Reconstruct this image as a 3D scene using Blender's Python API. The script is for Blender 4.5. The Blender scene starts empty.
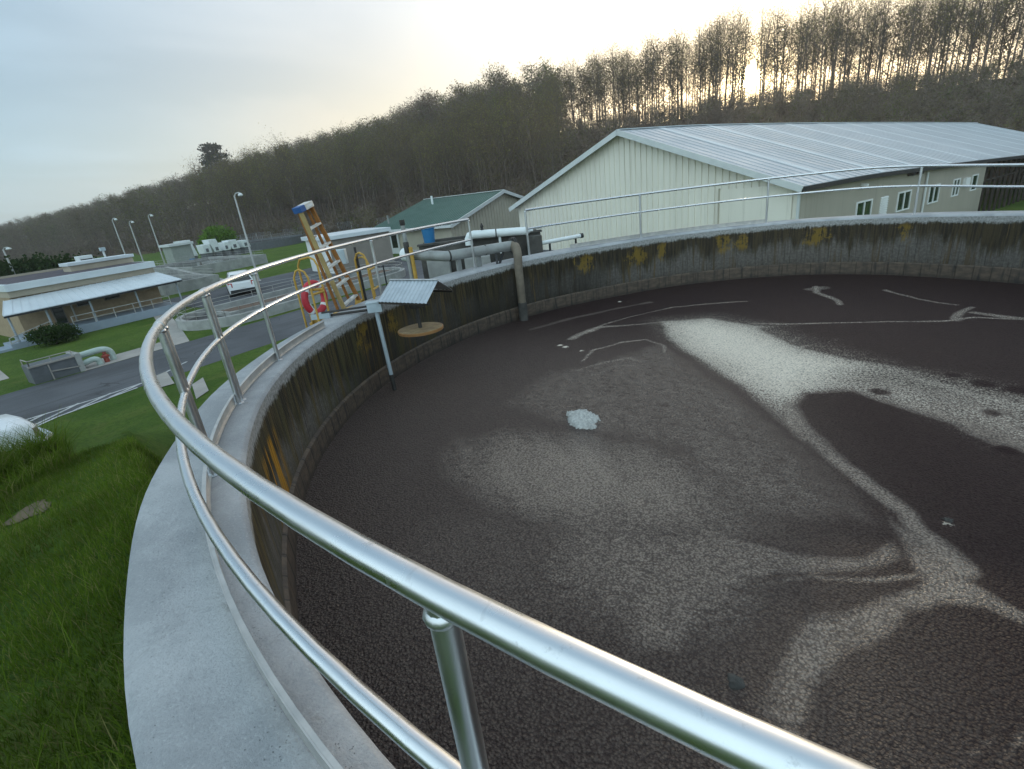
import bpy, math, random
import numpy as np
from math import sin, cos, pi, radians
from mathutils import Vector, Matrix
random.seed(7); RNG = np.random.default_rng(11)
HAZE = .00055
S = bpy.context.scene; COL = S.collection

# ------------------------------------------------------------------ helpers
class MB:
    def __init__(s): s.v = []; s.f = []; s.uv = None
    def quad(s, a, b, c, d):
        n = len(s.v); s.v += [tuple(a), tuple(b), tuple(c), tuple(d)]; s.f.append((n, n+1, n+2, n+3)); return s
    def poly(s, pts):
        n = len(s.v); s.v += [tuple(p) for p in pts]; s.f.append(tuple(range(n, n+len(pts)))); return s
    def hexa(s, P):                                   # 8 corners: bottom 4 ccw, top 4 ccw
        n = len(s.v); s.v += [tuple(p) for p in P]
        for f in ((3,2,1,0),(4,5,6,7),(0,1,5,4),(1,2,6,5),(2,3,7,6),(3,0,4,7)): s.f.append(tuple(n+i for i in f))
        return s
    def box(s, x0, x1, y0, y1, z0, z1):
        return s.hexa([(x0,y0,z0),(x1,y0,z0),(x1,y1,z0),(x0,y1,z0),(x0,y0,z1),(x1,y0,z1),(x1,y1,z1),(x0,y1,z1)])
    def obox(s, c, ax, ay, az):                       # centre + half-extent vectors
        c, ax, ay, az = map(Vector, (c, ax, ay, az)); P = []
        for k in (-1, 1):
            for i, j in ((-1,-1),(1,-1),(1,1),(-1,1)): P.append(c + ax*i + ay*j + az*k)
        return s.hexa(P)
    def beam(s, a, b, w, h, up=(0,0,1)):
        a, b = Vector(a), Vector(b); d = (b-a); L = d.length; d.normalize(); up = Vector(up)
        x = d.cross(up)
        if x.length < 1e-4: x = d.cross(Vector((1,0,0)))
        x.normalize(); y = x.cross(d)
        return s.obox((a+b)/2, x*(w/2), d*(L/2), y*(h/2))
    def tube(s, pts, r, n=10, cap=True, closed=False):
        pts = [Vector(p) for p in pts]; m = len(pts)
        R = r if isinstance(r, (list, tuple)) else [r]*m
        base = len(s.v); nrm = None
        for i, p in enumerate(pts):
            a = pts[i-1] if (i or closed) else pts[i]; b = pts[(i+1) % m] if (i < m-1 or closed) else pts[i]
            t = (b-a).normalized()
            if nrm is None:
                nrm = t.cross(Vector((0,0,1)))
                if nrm.length < 1e-3: nrm = t.cross(Vector((1,0,0)))
            nrm = (nrm - t*nrm.dot(t)).normalized(); bi = t.cross(nrm)
            for k in range(n):
                a_ = 2*pi*k/n; s.v.append(tuple(p + (nrm*cos(a_) + bi*sin(a_))*R[i]))
        for i in range(m if closed else m-1):
            for k in range(n):
                j = (i+1) % m
                s.f.append((base+i*n+k, base+i*n+(k+1)%n, base+j*n+(k+1)%n, base+j*n+k))
        if cap and not closed:
            s.f.append(tuple(base+k for k in reversed(range(n)))); s.f.append(tuple(base+(m-1)*n+k for k in range(n)))
        return s
    def lathe(s, c, prof, n=24, axis=(0,0,1)):
        ax = Vector(axis).normalized(); x = ax.cross(Vector((0,1,0)))
        if x.length < 1e-3: x = ax.cross(Vector((1,0,0)))
        x.normalize(); y = ax.cross(x); c = Vector(c); base = len(s.v)
        for (r, h) in prof:
            for k in range(n):
                a = 2*pi*k/n; s.v.append(tuple(c + ax*h + (x*cos(a)+y*sin(a))*max(r, 1e-4)))
        for i in range(len(prof)-1):
            for k in range(n): s.f.append((base+i*n+k, base+i*n+(k+1)%n, base+(i+1)*n+(k+1)%n, base+(i+1)*n+k))
        s.f.append(tuple(base+k for k in reversed(range(n)))); s.f.append(tuple(base+(len(prof)-1)*n+k for k in range(n)))
        return s
    def prism(s, poly, z0, z1):
        n = len(s.v); m = len(poly); s.v += [(p[0],p[1],z0) for p in poly] + [(p[0],p[1],z1) for p in poly]
        s.f.append(tuple(n+k for k in reversed(range(m)))); s.f.append(tuple(n+m+k for k in range(m)))
        for k in range(m): s.f.append((n+k, n+(k+1)%m, n+m+(k+1)%m, n+m+k))
        return s

WLOC = {}
def thing(name, label, cat, loc=(0,0,0), group=None):
    o = bpy.data.objects.new(name, None); COL.objects.link(o); o.location = loc; o.empty_display_size = .1
    WLOC[o.name] = Vector(loc); tag(o, label, cat, group); return o
def tag(o, label=None, cat=None, group=None, kind=None):
    if label: o['label'] = label
    if cat: o['category'] = cat
    if group: o['group'] = group
    if kind: o['kind'] = kind
    return o
def link_mesh(name, me, mat, parent=None, loc=None):
    o = bpy.data.objects.new(name, me); COL.objects.link(o)
    if mat and not me.materials: me.materials.append(mat)
    if parent: o.parent = parent
    if loc is not None: o.location = loc
    return o
def obj(name, mb, mat, parent=None, smooth=False, loc=None, bevel=0, label=None):
    off = Vector((0,0,0))
    if parent is not None: off = WLOC[parent.name]
    elif loc is not None: off = Vector(loc)
    me = bpy.data.meshes.new(name)
    me.from_pydata([(x-off.x, y-off.y, z-off.z) for x,y,z in mb.v], [], mb.f); me.update()
    if smooth:
        me.polygons.foreach_set('use_smooth', [True]*len(me.polygons))
        try: me.set_sharp_from_angle(angle=radians(40))
        except Exception: pass
    o = link_mesh(name, me, mat, parent, None if parent is not None else loc)
    WLOC[o.name] = off
    if bevel:
        m = o.modifiers.new('bevel', 'BEVEL'); m.width = bevel; m.segments = 2; m.limit_method = 'ANGLE'
    if label: o['label'] = label
    return o
def solo(name, mb, mat, label, cat, group=None, **k):
    return tag(obj(name, mb, mat, **k), label, cat, group)
def dup(root, delta, label=None, group=None):
    r = root.copy(); COL.objects.link(r); r.location = root.location + Vector(delta)
    if label: r['label'] = label
    if group: r['group'] = group
    for ch in list(root.children):
        c = ch.copy(); COL.objects.link(c); c.parent = r
        for g in list(ch.children):
            d = g.copy(); COL.objects.link(d); d.parent = c
    return r

# ------------------------------------------------------------------ materials
def nt(name):
    m = bpy.data.materials.new(name); m.use_nodes = True; t = m.node_tree; t.nodes.clear()
    out = t.nodes.new('ShaderNodeOutputMaterial'); b = t.nodes.new('ShaderNodeBsdfPrincipled')
    t.links.new(b.outputs[0], out.inputs[0]); return m, t, b
class NB:
    def __init__(s, t): s.t = t
    def n(s, typ, **k):
        x = s.t.nodes.new(typ)
        for a, v in k.items(): setattr(x, a, v)
        return x
    def l(s, a, b): s.t.links.new(a, b)
    def put(s, sock, v):
        if v is None: return
        if hasattr(v, 'is_output'): s.l(v, sock)
        else: sock.default_value = v
    def math(s, op, a, b=None, c=None, clamp=False):
        x = s.n('ShaderNodeMath', operation=op, use_clamp=clamp)
        for i, v in enumerate((a, b, c)): s.put(x.inputs[i], v)
        return x.outputs[0]
    def noise(s, vec, scale, detail=4, rough=.55, dist=0):
        x = s.n('ShaderNodeTexNoise'); s.put(x.inputs['Vector'], vec)
        x.inputs['Scale'].default_value = scale; x.inputs['Detail'].default_value = detail
        x.inputs['Roughness'].default_value = rough; x.inputs['Distortion'].default_value = dist; return x.outputs[0]
    def vor(s, vec, scale, feature='F1', rnd=1):
        x = s.n('ShaderNodeTexVoronoi', feature=feature); s.put(x.inputs['Vector'], vec)
        x.inputs['Scale'].default_value = scale; x.inputs['Randomness'].default_value = rnd; return x.outputs[0]
    def ramp(s, fac, a, b, ca=0., cb=1.):
        x = s.n('ShaderNodeMapRange', interpolation_type='SMOOTHSTEP'); s.put(x.inputs[0], fac)
        for i, v in enumerate((a, b, ca, cb)): s.put(x.inputs[i+1], v)
        return x.outputs[0]
    def mix(s, fac, a, b, mode='MIX'):
        x = s.n('ShaderNodeMix', data_type='RGBA', blend_type=mode); s.put(x.inputs[0], fac)
        for i, v in ((6, a), (7, b)):
            if isinstance(v, (tuple, list)): v = tuple(v)[:3] + (1,)
            s.put(x.inputs[i], v)
        return x.outputs[2]
    def scale(s, vec, sc):
        x = s.n('ShaderNodeMapping'); s.l(vec, x.inputs[0]); x.inputs['Scale'].default_value = sc; return x.outputs[0]
    def obj(s): return s.n('ShaderNodeTexCoord').outputs['Object']
    def uv(s): return s.n('ShaderNodeTexCoord').outputs['UV']
    def bump(s, h, strength=.3, dist=.01, nrm=None):
        x = s.n('ShaderNodeBump'); x.inputs['Strength'].default_value = strength; x.inputs['Distance'].default_value = dist
        s.l(h, x.inputs['Height'])
        if nrm: s.l(nrm, x.inputs['Normal'])
        return x.outputs[0]
def mat(name, c1, c2=None, scale=3, rough=.7, metal=0, bump=.15, bscale=40, bdist=.01, stretch=(1,1,1), spec=.5, r2=None, dirt=None):
    m, t, b = nt(name); k = NB(t); o = k.scale(k.obj(), stretch)
    c2 = c2 or tuple(x*.8 for x in c1)
    n = k.ramp(k.noise(o, scale, 6, .6), .32, .68)
    col = k.mix(n, c1, c2)
    if dirt:
        d = k.ramp(k.noise(o, scale*.37, 8, .7), .5, .75); col = k.mix(k.math('MULTIPLY', d, dirt[1]), col, dirt[0])
    k.l(col, b.inputs['Base Color'])
    b.inputs['Metallic'].default_value = metal; b.inputs['Specular IOR Level'].default_value = spec
    k.put(b.inputs['Roughness'], k.ramp(k.noise(o, scale*2.3, 5), .3, .7, rough, r2 if r2 is not None else min(1, rough*1.25)))
    if bump: k.l(k.bump(k.noise(o, bscale, 5, .6), bump, bdist), b.inputs['Normal'])
    return m
M = {}
def alu(name, base, r0, r1):
    m, t, b = nt(name); k = NB(t); o = k.obj(); b.inputs['Metallic'].default_value = 1
    n = k.noise(o, 6, 6, .6); sm_ = k.ramp(k.noise(o, 34, 5, .7), .60, .72); sc_ = k.ramp(k.noise(k.scale(o, (60, 6, 60)), 1., 3, .6), .66, .72)
    wear = k.math('MAXIMUM', k.math('MULTIPLY', sm_, .5), k.math('MULTIPLY', sc_, .22))
    k.l(k.mix(wear, k.mix(n, base, tuple(x*.88 for x in base)), tuple(x*.55 for x in base)), b.inputs['Base Color'])
    k.put(b.inputs['Roughness'], k.math('ADD', k.ramp(n, .3, .7, r0, r1), k.math('MULTIPLY', wear, .22))); return m
M['alu'] = alu('aluminium', (.74,.755,.77), .24, .36)
M['alu_post'] = alu('aluminium_post', (.66,.67,.68), .28, .42)
M['alu_plate'] = mat('aluminium_plate', (.62,.60,.57), (.5,.49,.47), 7, .35, .8, .05, 50, .002, r2=.5)
def rim_mat():
    m, t, b = nt('rim_concrete'); k = NB(t); o = k.obj()
    big = k.noise(o, 1.1, 6, .65, .4); mid = k.noise(o, 6, 8, .7); fine = k.noise(o, 70, 4, .7); pit = k.vor(o, 55)
    col = k.mix(k.ramp(big, .35, .66), (.42,.425,.435), (.29,.297,.308)); col = k.mix(k.math('MULTIPLY', k.ramp(mid, .48, .72), .6), col, (.27,.28,.29))
    col = k.mix(k.math('MULTIPLY', k.ramp(fine, .5, .72), .35), col, (.20,.205,.21)); col = k.mix(k.math('MULTIPLY', k.ramp(fine, .46, .28), .3), col, (.62,.63,.64))
    stain = k.math('MULTIPLY', k.ramp(k.noise(o, 2.3, 8, .75, 1.), .60, .70), .45); col = k.mix(stain, col, (.20,.19,.165))
    hole = k.math('MULTIPLY', k.ramp(pit, .16, .08), k.ramp(k.noise(o, 4.5, 2), .56, .64)); col = k.mix(k.math('MULTIPLY', hole, .7), col, (.12,.12,.12))
    k.l(col, b.inputs['Base Color']); b.inputs['Roughness'].default_value = .88; b.inputs['Specular IOR Level'].default_value = .35
    h = k.math('ADD', k.math('MULTIPLY', fine, .7), k.math('ADD', k.math('MULTIPLY', mid, 1.6), k.math('MULTIPLY', hole, -1.5))); k.l(k.bump(h, .8, .012), b.inputs['Normal']); return m
M['rim'] = rim_mat()
M['concrete'] = mat('plain_concrete', (.36,.36,.34), (.26,.26,.25), 1.6, .9, 0, .3, 30, .01, dirt=((.16,.155,.14), .6))
M['dark_concrete'] = mat('weathered_concrete', (.085,.08,.072), (.045,.043,.04), 3, .9, 0, .5, 25, .02, dirt=((.16,.15,.13), .5))
M['pad'] = mat('pad_concrete', (.36,.33,.30), (.28,.26,.24), 1, .9, 0, .2, 25, .01)
def asphalt_mat():
    m, t, b = nt('asphalt'); k = NB(t); o = k.obj()
    col = k.mix(k.ramp(k.noise(o, .3, 6, .6), .35, .65), (.085,.088,.098), (.055,.057,.064)); col = k.mix(k.math('MULTIPLY', k.ramp(k.noise(k.scale(o, (2.2, .12, 1)), 1., 4), .5, .68), .6), col, (.042,.042,.046))
    e = k.n('ShaderNodeTexVoronoi', feature='DISTANCE_TO_EDGE'); wv = k.n('ShaderNodeVectorMath', operation='ADD'); nz = k.n('ShaderNodeTexNoise'); nz.inputs['Scale'].default_value = .8; k.l(o, nz.inputs['Vector']); k.l(o, wv.inputs[0]); k.l(nz.outputs['Color'], wv.inputs[1]); k.l(wv.outputs[0], e.inputs['Vector']); e.inputs['Scale'].default_value = .42
    cr = k.math('MULTIPLY', k.ramp(e.outputs[0], .014, .004), k.ramp(k.noise(o, .25, 2), .48, .56)); col = k.mix(k.math('MULTIPLY', cr, .8), col, (.018,.018,.018))
    col = k.mix(k.math('MULTIPLY', k.ramp(k.noise(o, 45, 3), .5, .7), .4), col, (.13,.13,.135)); k.l(col, b.inputs['Base Color']); b.inputs['Roughness'].default_value = .85
    k.l(k.bump(k.noise(o, 60, 4), .3, .01), b.inputs['Normal']); return m
M['asphalt'] = asphalt_mat()
M['white_line'] = mat('road_paint', (.52,.52,.51), (.34,.34,.345), 5, .7, 0, .1)
def siding_mat(name, c1, c2, run):
    m, t, b = nt(name); k = NB(t); o = k.obj(); sp = k.n('ShaderNodeSeparateXYZ'); k.l(o, sp.inputs[0]); z = sp.outputs[2]
    col = k.mix(k.ramp(k.noise(k.scale(o, (.5,.5,.12)), 1., 5, .6), .35, .65), c1, c2)
    rn = k.math('MULTIPLY', k.ramp(k.noise(k.scale(o, (4.5,4.5,.16)), 1., 5, .65), .54, .70), .55); col = k.mix(rn, col, run)
    k.l(col, b.inputs['Base Color']); b.inputs['Roughness'].default_value = .5; return m
M['hall_wall'] = siding_mat('cream_steel_siding', (.77,.725,.635), (.71,.665,.58), (.56,.52,.44))
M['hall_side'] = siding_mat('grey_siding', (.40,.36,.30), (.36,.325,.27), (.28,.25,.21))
M['hall_roof'] = mat('galvanised_roof', (.48,.51,.54), (.43,.46,.49), .2, .38, .3, .05, 8, .01, (1,1,1), r2=.52, dirt=((.38,.405,.42), .5))
M['roof_strip'] = mat('pale_roof_strip', (.60,.635,.655), (.54,.575,.60), .5, .45, .1, 0)
M['trim'] = mat('pale_trim', (.62,.64,.63), (.55,.57,.57), 1, .45, .1, 0)
M['white'] = mat('white_paint', (.78,.78,.77), (.7,.7,.69), 2, .5, 0, .05)
M['dark'] = mat('dark_paint', (.025,.025,.027), (.018,.018,.02), 3, .55, 0, .05)
M['shade_wood'] = mat('dark_timber', (.05,.04,.032), (.03,.025,.02), 3, .8, 0, .1)
M['green_roof'] = mat('green_steel_roof', (.095,.185,.155), (.075,.155,.13), .5, .35, .1, 0)
M['tan_wall'] = mat('tan_siding', (.44,.40,.32), (.39,.355,.285), .8, .6, 0, 0)
M['tan_brick'] = mat('tan_brick', (.36,.27,.17), (.30,.22,.14), 6, .85, 0, .3, 20)
M['beige'] = mat('beige_panel', (.42,.36,.28), (.36,.31,.24), 1, .7, 0, .05)
M['taupe'] = mat('taupe_wall', (.25,.22,.19), (.21,.185,.16), 1, .7, 0, .05)
M['roof_membrane'] = mat('roof_membrane', (.075,.06,.075), (.05,.042,.05), .8, .8, 0, .1)
M['canopy'] = mat('white_canopy_metal', (.66,.70,.73), (.58,.62,.65), .7, .4, .15, 0)
M['skirt'] = mat('blue_grey_paint', (.28,.33,.39), (.23,.27,.32), 1, .6, 0, .05)
M['post_grey'] = mat('grey_blue_steel', (.33,.37,.41), (.27,.30,.34), 3, .5, .2, 0)
M['rail_grey'] = mat('pale_rail_paint', (.40,.385,.36), (.33,.32,.30), 3, .55, 0, 0)
M['lamp'] = mat('lamp_post_grey', (.48,.48,.47), (.40,.40,.39), 2, .5, .3, 0)
M['yellow'] = mat('yellow_paint', (.52,.31,.055), (.42,.24,.04), 9, .5, 0, .1, 40, .003, dirt=((.22,.13,.04), .5))
M['fibre'] = mat('orange_fibreglass', (.36,.15,.035), (.24,.095,.022), 9, .55, 0, .1, 60, .002)
M['fibre_pale'] = mat('lit_fibreglass', (.42,.31,.13), (.33,.24,.10), 7, .6, 0, .1, 60, .002)  # paler copy of the fibreglass: light on the left stile painted in
M['ladder_blue'] = mat('blue_plastic', (.03,.11,.32), (.025,.09,.26), 6, .45, 0, 0)
M['step'] = mat('worn_aluminium_step', (.72,.70,.65), (.58,.56,.52), 10, .4, .5, .05)
M['red'] = mat('red_ring_vinyl', (.55,.035,.05), (.42,.025,.04), 5, .5, 0, .05)
M['pipe_grey'] = mat('grey_pipe_paint', (.30,.31,.30), (.22,.22,.21), 3, .5, .1, .1, 20, .005, dirt=((.13,.115,.09), .6))
M['pipe_brown'] = mat('stained_pipe', (.19,.155,.115), (.12,.097,.07), 3, .65, 0, .2, 20, .005, dirt=((.09,.08,.06), .7))
M['pipe_white'] = mat('white_pipe_paint', (.74,.77,.77), (.66,.69,.69), 3, .4, 0, .05)
M['pvc'] = mat('pvc_grey_blue', (.42,.49,.53), (.35,.41,.45), 5, .5, 0, .05)
M['elec_box'] = mat('pale_blue_box', (.46,.54,.58), (.38,.45,.49), 5, .5, .1, .05)
M['corrugated'] = mat('corrugated_zinc', (.52,.56,.59), (.42,.46,.49), 4, .35, .5, .05, 40, .002)
M['disc'] = mat('rusty_disc_top', (.30,.215,.11), (.20,.14,.075), 6, .7, 0, .2, 30, .004, dirt=((.10,.075,.045), .6))
M['disc_edge'] = mat('orange_disc_rim', (.32,.16,.055), (.24,.115,.04), 6, .6, 0, .1)
M['bin'] = mat('blue_plastic_tub', (.015,.16,.36), (.012,.13,.30), 3, .45, 0, .05)
M['iron'] = mat('dark_iron', (.07,.065,.06), (.045,.042,.04), 9, .6, .5, .15, 40, .003)
M['mint'] = mat('mint_pipe_paint', (.44,.52,.48), (.38,.46,.42), 4, .45, 0, .05)
M['valve'] = mat('red_brown_valve', (.30,.055,.035), (.22,.04,.03), 4, .5, 0, .05)
M['slate'] = mat('slate_panel', (.12,.125,.135), (.09,.095,.10), 3, .6, 0, .05)
M['water'] = mat('basin_water', (.02,.018,.02), (.014,.013,.015), 2, .12, 0, .15, 6, .01)
M['dry_mud'] = mat('brown_channel', (.14,.09,.06), (.09,.06,.045), 2, .9, 0, .1)
M['kiosk'] = mat('kiosk_grey', (.30,.32,.29), (.26,.28,.25), 2, .7, 0, 0)
M['car_white'] = mat('white_car_paint', (.78,.79,.80), (.76,.77,.78), 1, .18, 0, 0, r2=.22)
M['truck_white'] = mat('white_truck_paint', (.74,.76,.78), (.70,.72,.74), 1, .22, 0, 0, r2=.28)
M['tyre'] = mat('tyre_rubber', (.02,.02,.02), (.015,.015,.015), 8, .8, 0, 0)
M['chrome'] = mat('chrome', (.75,.75,.75), (.7,.7,.7), 4, .12, 1, 0)
M['tail'] = mat('red_lens', (.45,.02,.015), (.35,.015,.012), 4, .2, 0, 0)
M['amber'] = mat('headlamp_lens', (.30,.24,.18), (.22,.17,.13), 4, .15, 0, 0)
def glass(name, c):
    m, t, b = nt(name); b.inputs['Base Color'].default_value = (*c, 1); b.inputs['Roughness'].default_value = .06
    b.inputs['Specular IOR Level'].default_value = .8; return m
M['glass'] = glass('dark_glass', (.012,.016,.014)); M['glass_green'] = glass('green_glass', (.02,.045,.025))
# foam clump
M['foam'] = mat('white_foam', (.70,.69,.65), (.44,.43,.41), 26, .7, 0, 1., 60, .03)

# ------------------------------------------------------------------ camera
CAM = Vector((0.0, -7.682901, 1.619762))
r_, u_, f_ = Vector((0.829496, 0.547155, -0.112061)), Vector((-0.111386, 0.358677, 0.926792)), Vector((-0.547293, 0.756289, -0.358466))
cd = bpy.data.cameras.new('camera'); cam = bpy.data.objects.new('camera', cd); COL.objects.link(cam); S.camera = cam
cd.sensor_width = 36; cd.sensor_fit = 'HORIZONTAL'; cd.lens = 17.92223; cd.clip_start = .05; cd.clip_end = 4000
cam.matrix_world = Matrix(((r_.x, u_.x, -f_.x, CAM.x), (r_.y, u_.y, -f_.y, CAM.y), (r_.z, u_.z, -f_.z, CAM.z), (0,0,0,1)))

# ------------------------------------------------------------------ light
SUN_AZ, SUN_EL = radians(-10.5), radians(6.7)
sd = Vector((sin(SUN_AZ)*cos(SUN_EL), cos(SUN_AZ)*cos(SUN_EL), sin(SUN_EL)))
W = bpy.data.worlds.new('World'); S.world = W; W.use_nodes = True; t = W.node_tree; t.nodes.clear(); k = NB(t)
wo = k.n('ShaderNodeOutputWorld'); bg = k.n('ShaderNodeBackground'); k.l(bg.outputs[0], wo.inputs[0])
sky = k.n('ShaderNodeTexSky', sky_type='NISHITA', sun_disc=False, sun_elevation=SUN_EL, sun_rotation=SUN_AZ, air_density=1.0, dust_density=1.2, ozone_density=2.0)
tc = k.n('ShaderNodeTexCoord').outputs['Generated']
dv = k.n('ShaderNodeVectorMath', operation='DOT_PRODUCT'); k.l(tc, dv.inputs[0]); dv.inputs[1].default_value = sd
dt = k.math('MAXIMUM', dv.outputs['Value'], 0.0)
sep = k.n('ShaderNodeSeparateXYZ'); k.l(tc, sep.inputs[0])
up = k.math('MAXIMUM', sep.outputs[2], 0.0)
# thin high cirrus veil: pale, stronger towards the sun, streaked by noise
pl = k.n('ShaderNodeVectorMath', operation='DIVIDE'); k.l(tc, pl.inputs[0])
cmb = k.n('ShaderNodeCombineXYZ'); zz = k.math('ADD', up, .18)
for i in range(3): k.l(zz, cmb.inputs[i])
k.l(cmb.outputs[0], pl.inputs[1])
cl = k.noise(k.scale(pl.outputs[0], (1.2, .6, 1)), 1.0, 6, .5, .8)
cl = k.ramp(cl, .38, .72)
VEIL = k.math('ADD', k.math('MULTIPLY', cl, .16), .42)
veil_col = k.mix(k.ramp(dt, .35, .97), (4.1, 5.9, 7.3), k.mix(k.ramp(up, .12, .32), (8.2, 6.6, 4.6), (8.6, 8.4, 8.0)))
# added fill: unseen sky overhead and behind the camera brightened to lift surfaces
sh_ = k.n('ShaderNodeVectorMath', operation='DOT_PRODUCT'); k.l(tc, sh_.inputs[0]); sh_.inputs[1].default_value = (-sin(SUN_AZ), -cos(SUN_AZ), 0)
bst = k.math('ADD', k.math('ADD', k.ramp(up, .26, .0, 1.0, 1.28), k.ramp(up, .42, .95, 0, .45)), k.ramp(sh_.outputs['Value'], -.1, .7, 0, 2.2))
vsc = k.n('ShaderNodeVectorMath', operation='SCALE'); k.l(veil_col, vsc.inputs[0]); k.l(bst, vsc.inputs['Scale']); veil_col = k.mix(k.ramp(bst, 1.0, 3.0, 0, 1), vsc.outputs[0], (1.12, 1.0, .88), 'MULTIPLY')
col = k.mix(VEIL, sky.outputs[0], veil_col)
gl = k.math('MULTIPLY', k.math('POWER', dt, 1200.), 30.0)
disc = k.ramp(dv.outputs['Value'], cos(radians(1.0)), cos(radians(.62)), 0., 260.)
gl = k.math('ADD', gl, disc)
glc = k.n('ShaderNodeVectorMath', operation='SCALE'); glc.inputs[0].default_value = (1.0, .78, .40); k.l(gl, glc.inputs['Scale'])
brd = k.n('ShaderNodeVectorMath', operation='SCALE'); k.l(k.mix(k.ramp(up, .12, .3), (1.0, .86, .62), (1., .98, .94)), brd.inputs[0]); k.l(k.math('MULTIPLY', k.math('POWER', dt, 9.), 4.2), brd.inputs['Scale'])
ad0 = k.n('ShaderNodeVectorMath', operation='ADD'); k.l(col, ad0.inputs[0]); k.l(brd.outputs[0], ad0.inputs[1]); col = ad0.outputs[0]
add = k.n('ShaderNodeVectorMath', operation='ADD'); k.l(col, add.inputs[0]); k.l(glc.outputs[0], add.inputs[1])
k.l(add.outputs[0], bg.inputs[0]); bg.inputs[1].default_value = .1
sl = bpy.data.lights.new('sun', 'SUN'); so = bpy.data.objects.new('sun', sl); COL.objects.link(so)
sl.energy = 2.0; sl.angle = radians(.53); sl.color = (1, .82, .58)
so.rotation_euler = sd.to_track_quat('Z', 'Y').to_euler()
S.view_settings.view_transform = 'Standard'; S.view_settings.look = 'None'; S.view_settings.gamma = 1; S.view_settings.exposure = 0.62
S.render.film_transparent = False
S.cycles.use_denoising = True; S.cycles.max_bounces = 6; S.cycles.diffuse_bounces = 3; S.cycles.glossy_bounces = 3; S.cycles.transparent_max_bounces = 8
S.cycles.sample_clamp_indirect = 4; S.cycles.sample_clamp_direct = 40

# ------------------------------------------------------------------ tank plan
def prof(cps, sig=5):
    cps = sorted(cps); th = np.arange(-180, 180, 1.); x = [c[0] for c in cps]; y = [c[1] for c in cps]
    v = np.interp(th, [x[-1]-360]+x+[x[0]+360], [y[-1]]+y+[y[0]])
    kk = np.arange(-20, 21); w = np.exp(-.5*(kk/sig)**2); w /= w.sum()
    vv = sum(w[i]*np.roll(v, -kk[i]) for i in range(len(kk)))
    return lambda a: np.interp((np.asarray(a)+180) % 360-180, np.append(th, 180), np.append(vv, vv[0]))
RIN = prof([(-175,7.8),(-165,7.75),(-155,7.6),(-143,7.45),(-130,7.2),(-114,7.2),(-90,7.13),(-60,7.11),(-32,7.1),(-15,7.18),(0,7.19),(30,7.19),(90,7.15),(130,7.05),(150,7.0),(160,7.1),(174,7.55)])
RRAIL = prof([(0,7.29),(-15,7.31),(-30,7.3),(-45,7.29),(-60,7.24),(-72,7.2),(-90,7.3),(-104,7.45),(-116,7.6),(-130,7.5),(-140,7.6),(-165,7.95),(-175,8.0),(174,7.8),(162,7.3),(150,7.1),(90,7.3)])
RWID = prof([(0,.58),(-50,.6),(-64,.5),(-100,.62),(-140,.62),(180,.6),(90,.58)])
HTOP = prof([(0,1.07),(-60,1.07),(-120,1.08),(-180,1.10),(175,1.05),(164,.93),(155,.85),(135,.95),(100,1.07)], 3)
HMID = prof([(0,.60),(-20,.58),(-40,.635),(-180,.66),(175,.63),(164,.52),(155,.46),(135,.55),(100,.6)], 3)
WZ = -1.36
def cyl(th, r, z): a = radians(th); return Vector((r*sin(a), -r*cos(a), z))
NT = 240; TH = [i*360/NT for i in range(NT)]

def ring_mesh(profile, name, matl, parent, uvs=True, smooth=True, jitter=0):
    """sweep a list of (dr, z) round the tank; uv = metres along / height"""
    V, F, UV = [], [], []
    n = len(profile)
    for th in TH:
        for (dr, z) in profile:
            rr = float(RIN(th)) + (dr(th) if callable(dr) else dr)
            jj = jitter*(random.random()-.5) if jitter else 0
            V.append(cyl(th, rr, z + jj))
    for i in range(NT):
        j = (i+1) % NT
        for q in range(n-1): F.append((i*n+q, j*n+q, j*n+q+1, i*n+q+1))
    me = bpy.data.meshes.new(name); me.from_pydata(V, [], F)
    uvl = me.uv_layers.new(name='UVMap').data
    for i in range(NT):
        for q in range(n-1):
            p = (i*(n-1)+q)*4
            for a, (ti, qi) in enumerate(((i,q),(i+1,q),(i+1,q+1),(i,q+1))):
                uvl[p+a].uv = (ti*360/NT*radians(1)*7.3, profile[qi][1])
    if smooth: me.polygons.foreach_set('use_smooth', [True]*len(me.polygons)); me.set_sharp_from_angle(angle=radians(50))
    o = link_mesh(name, me, matl, parent); return o

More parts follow.
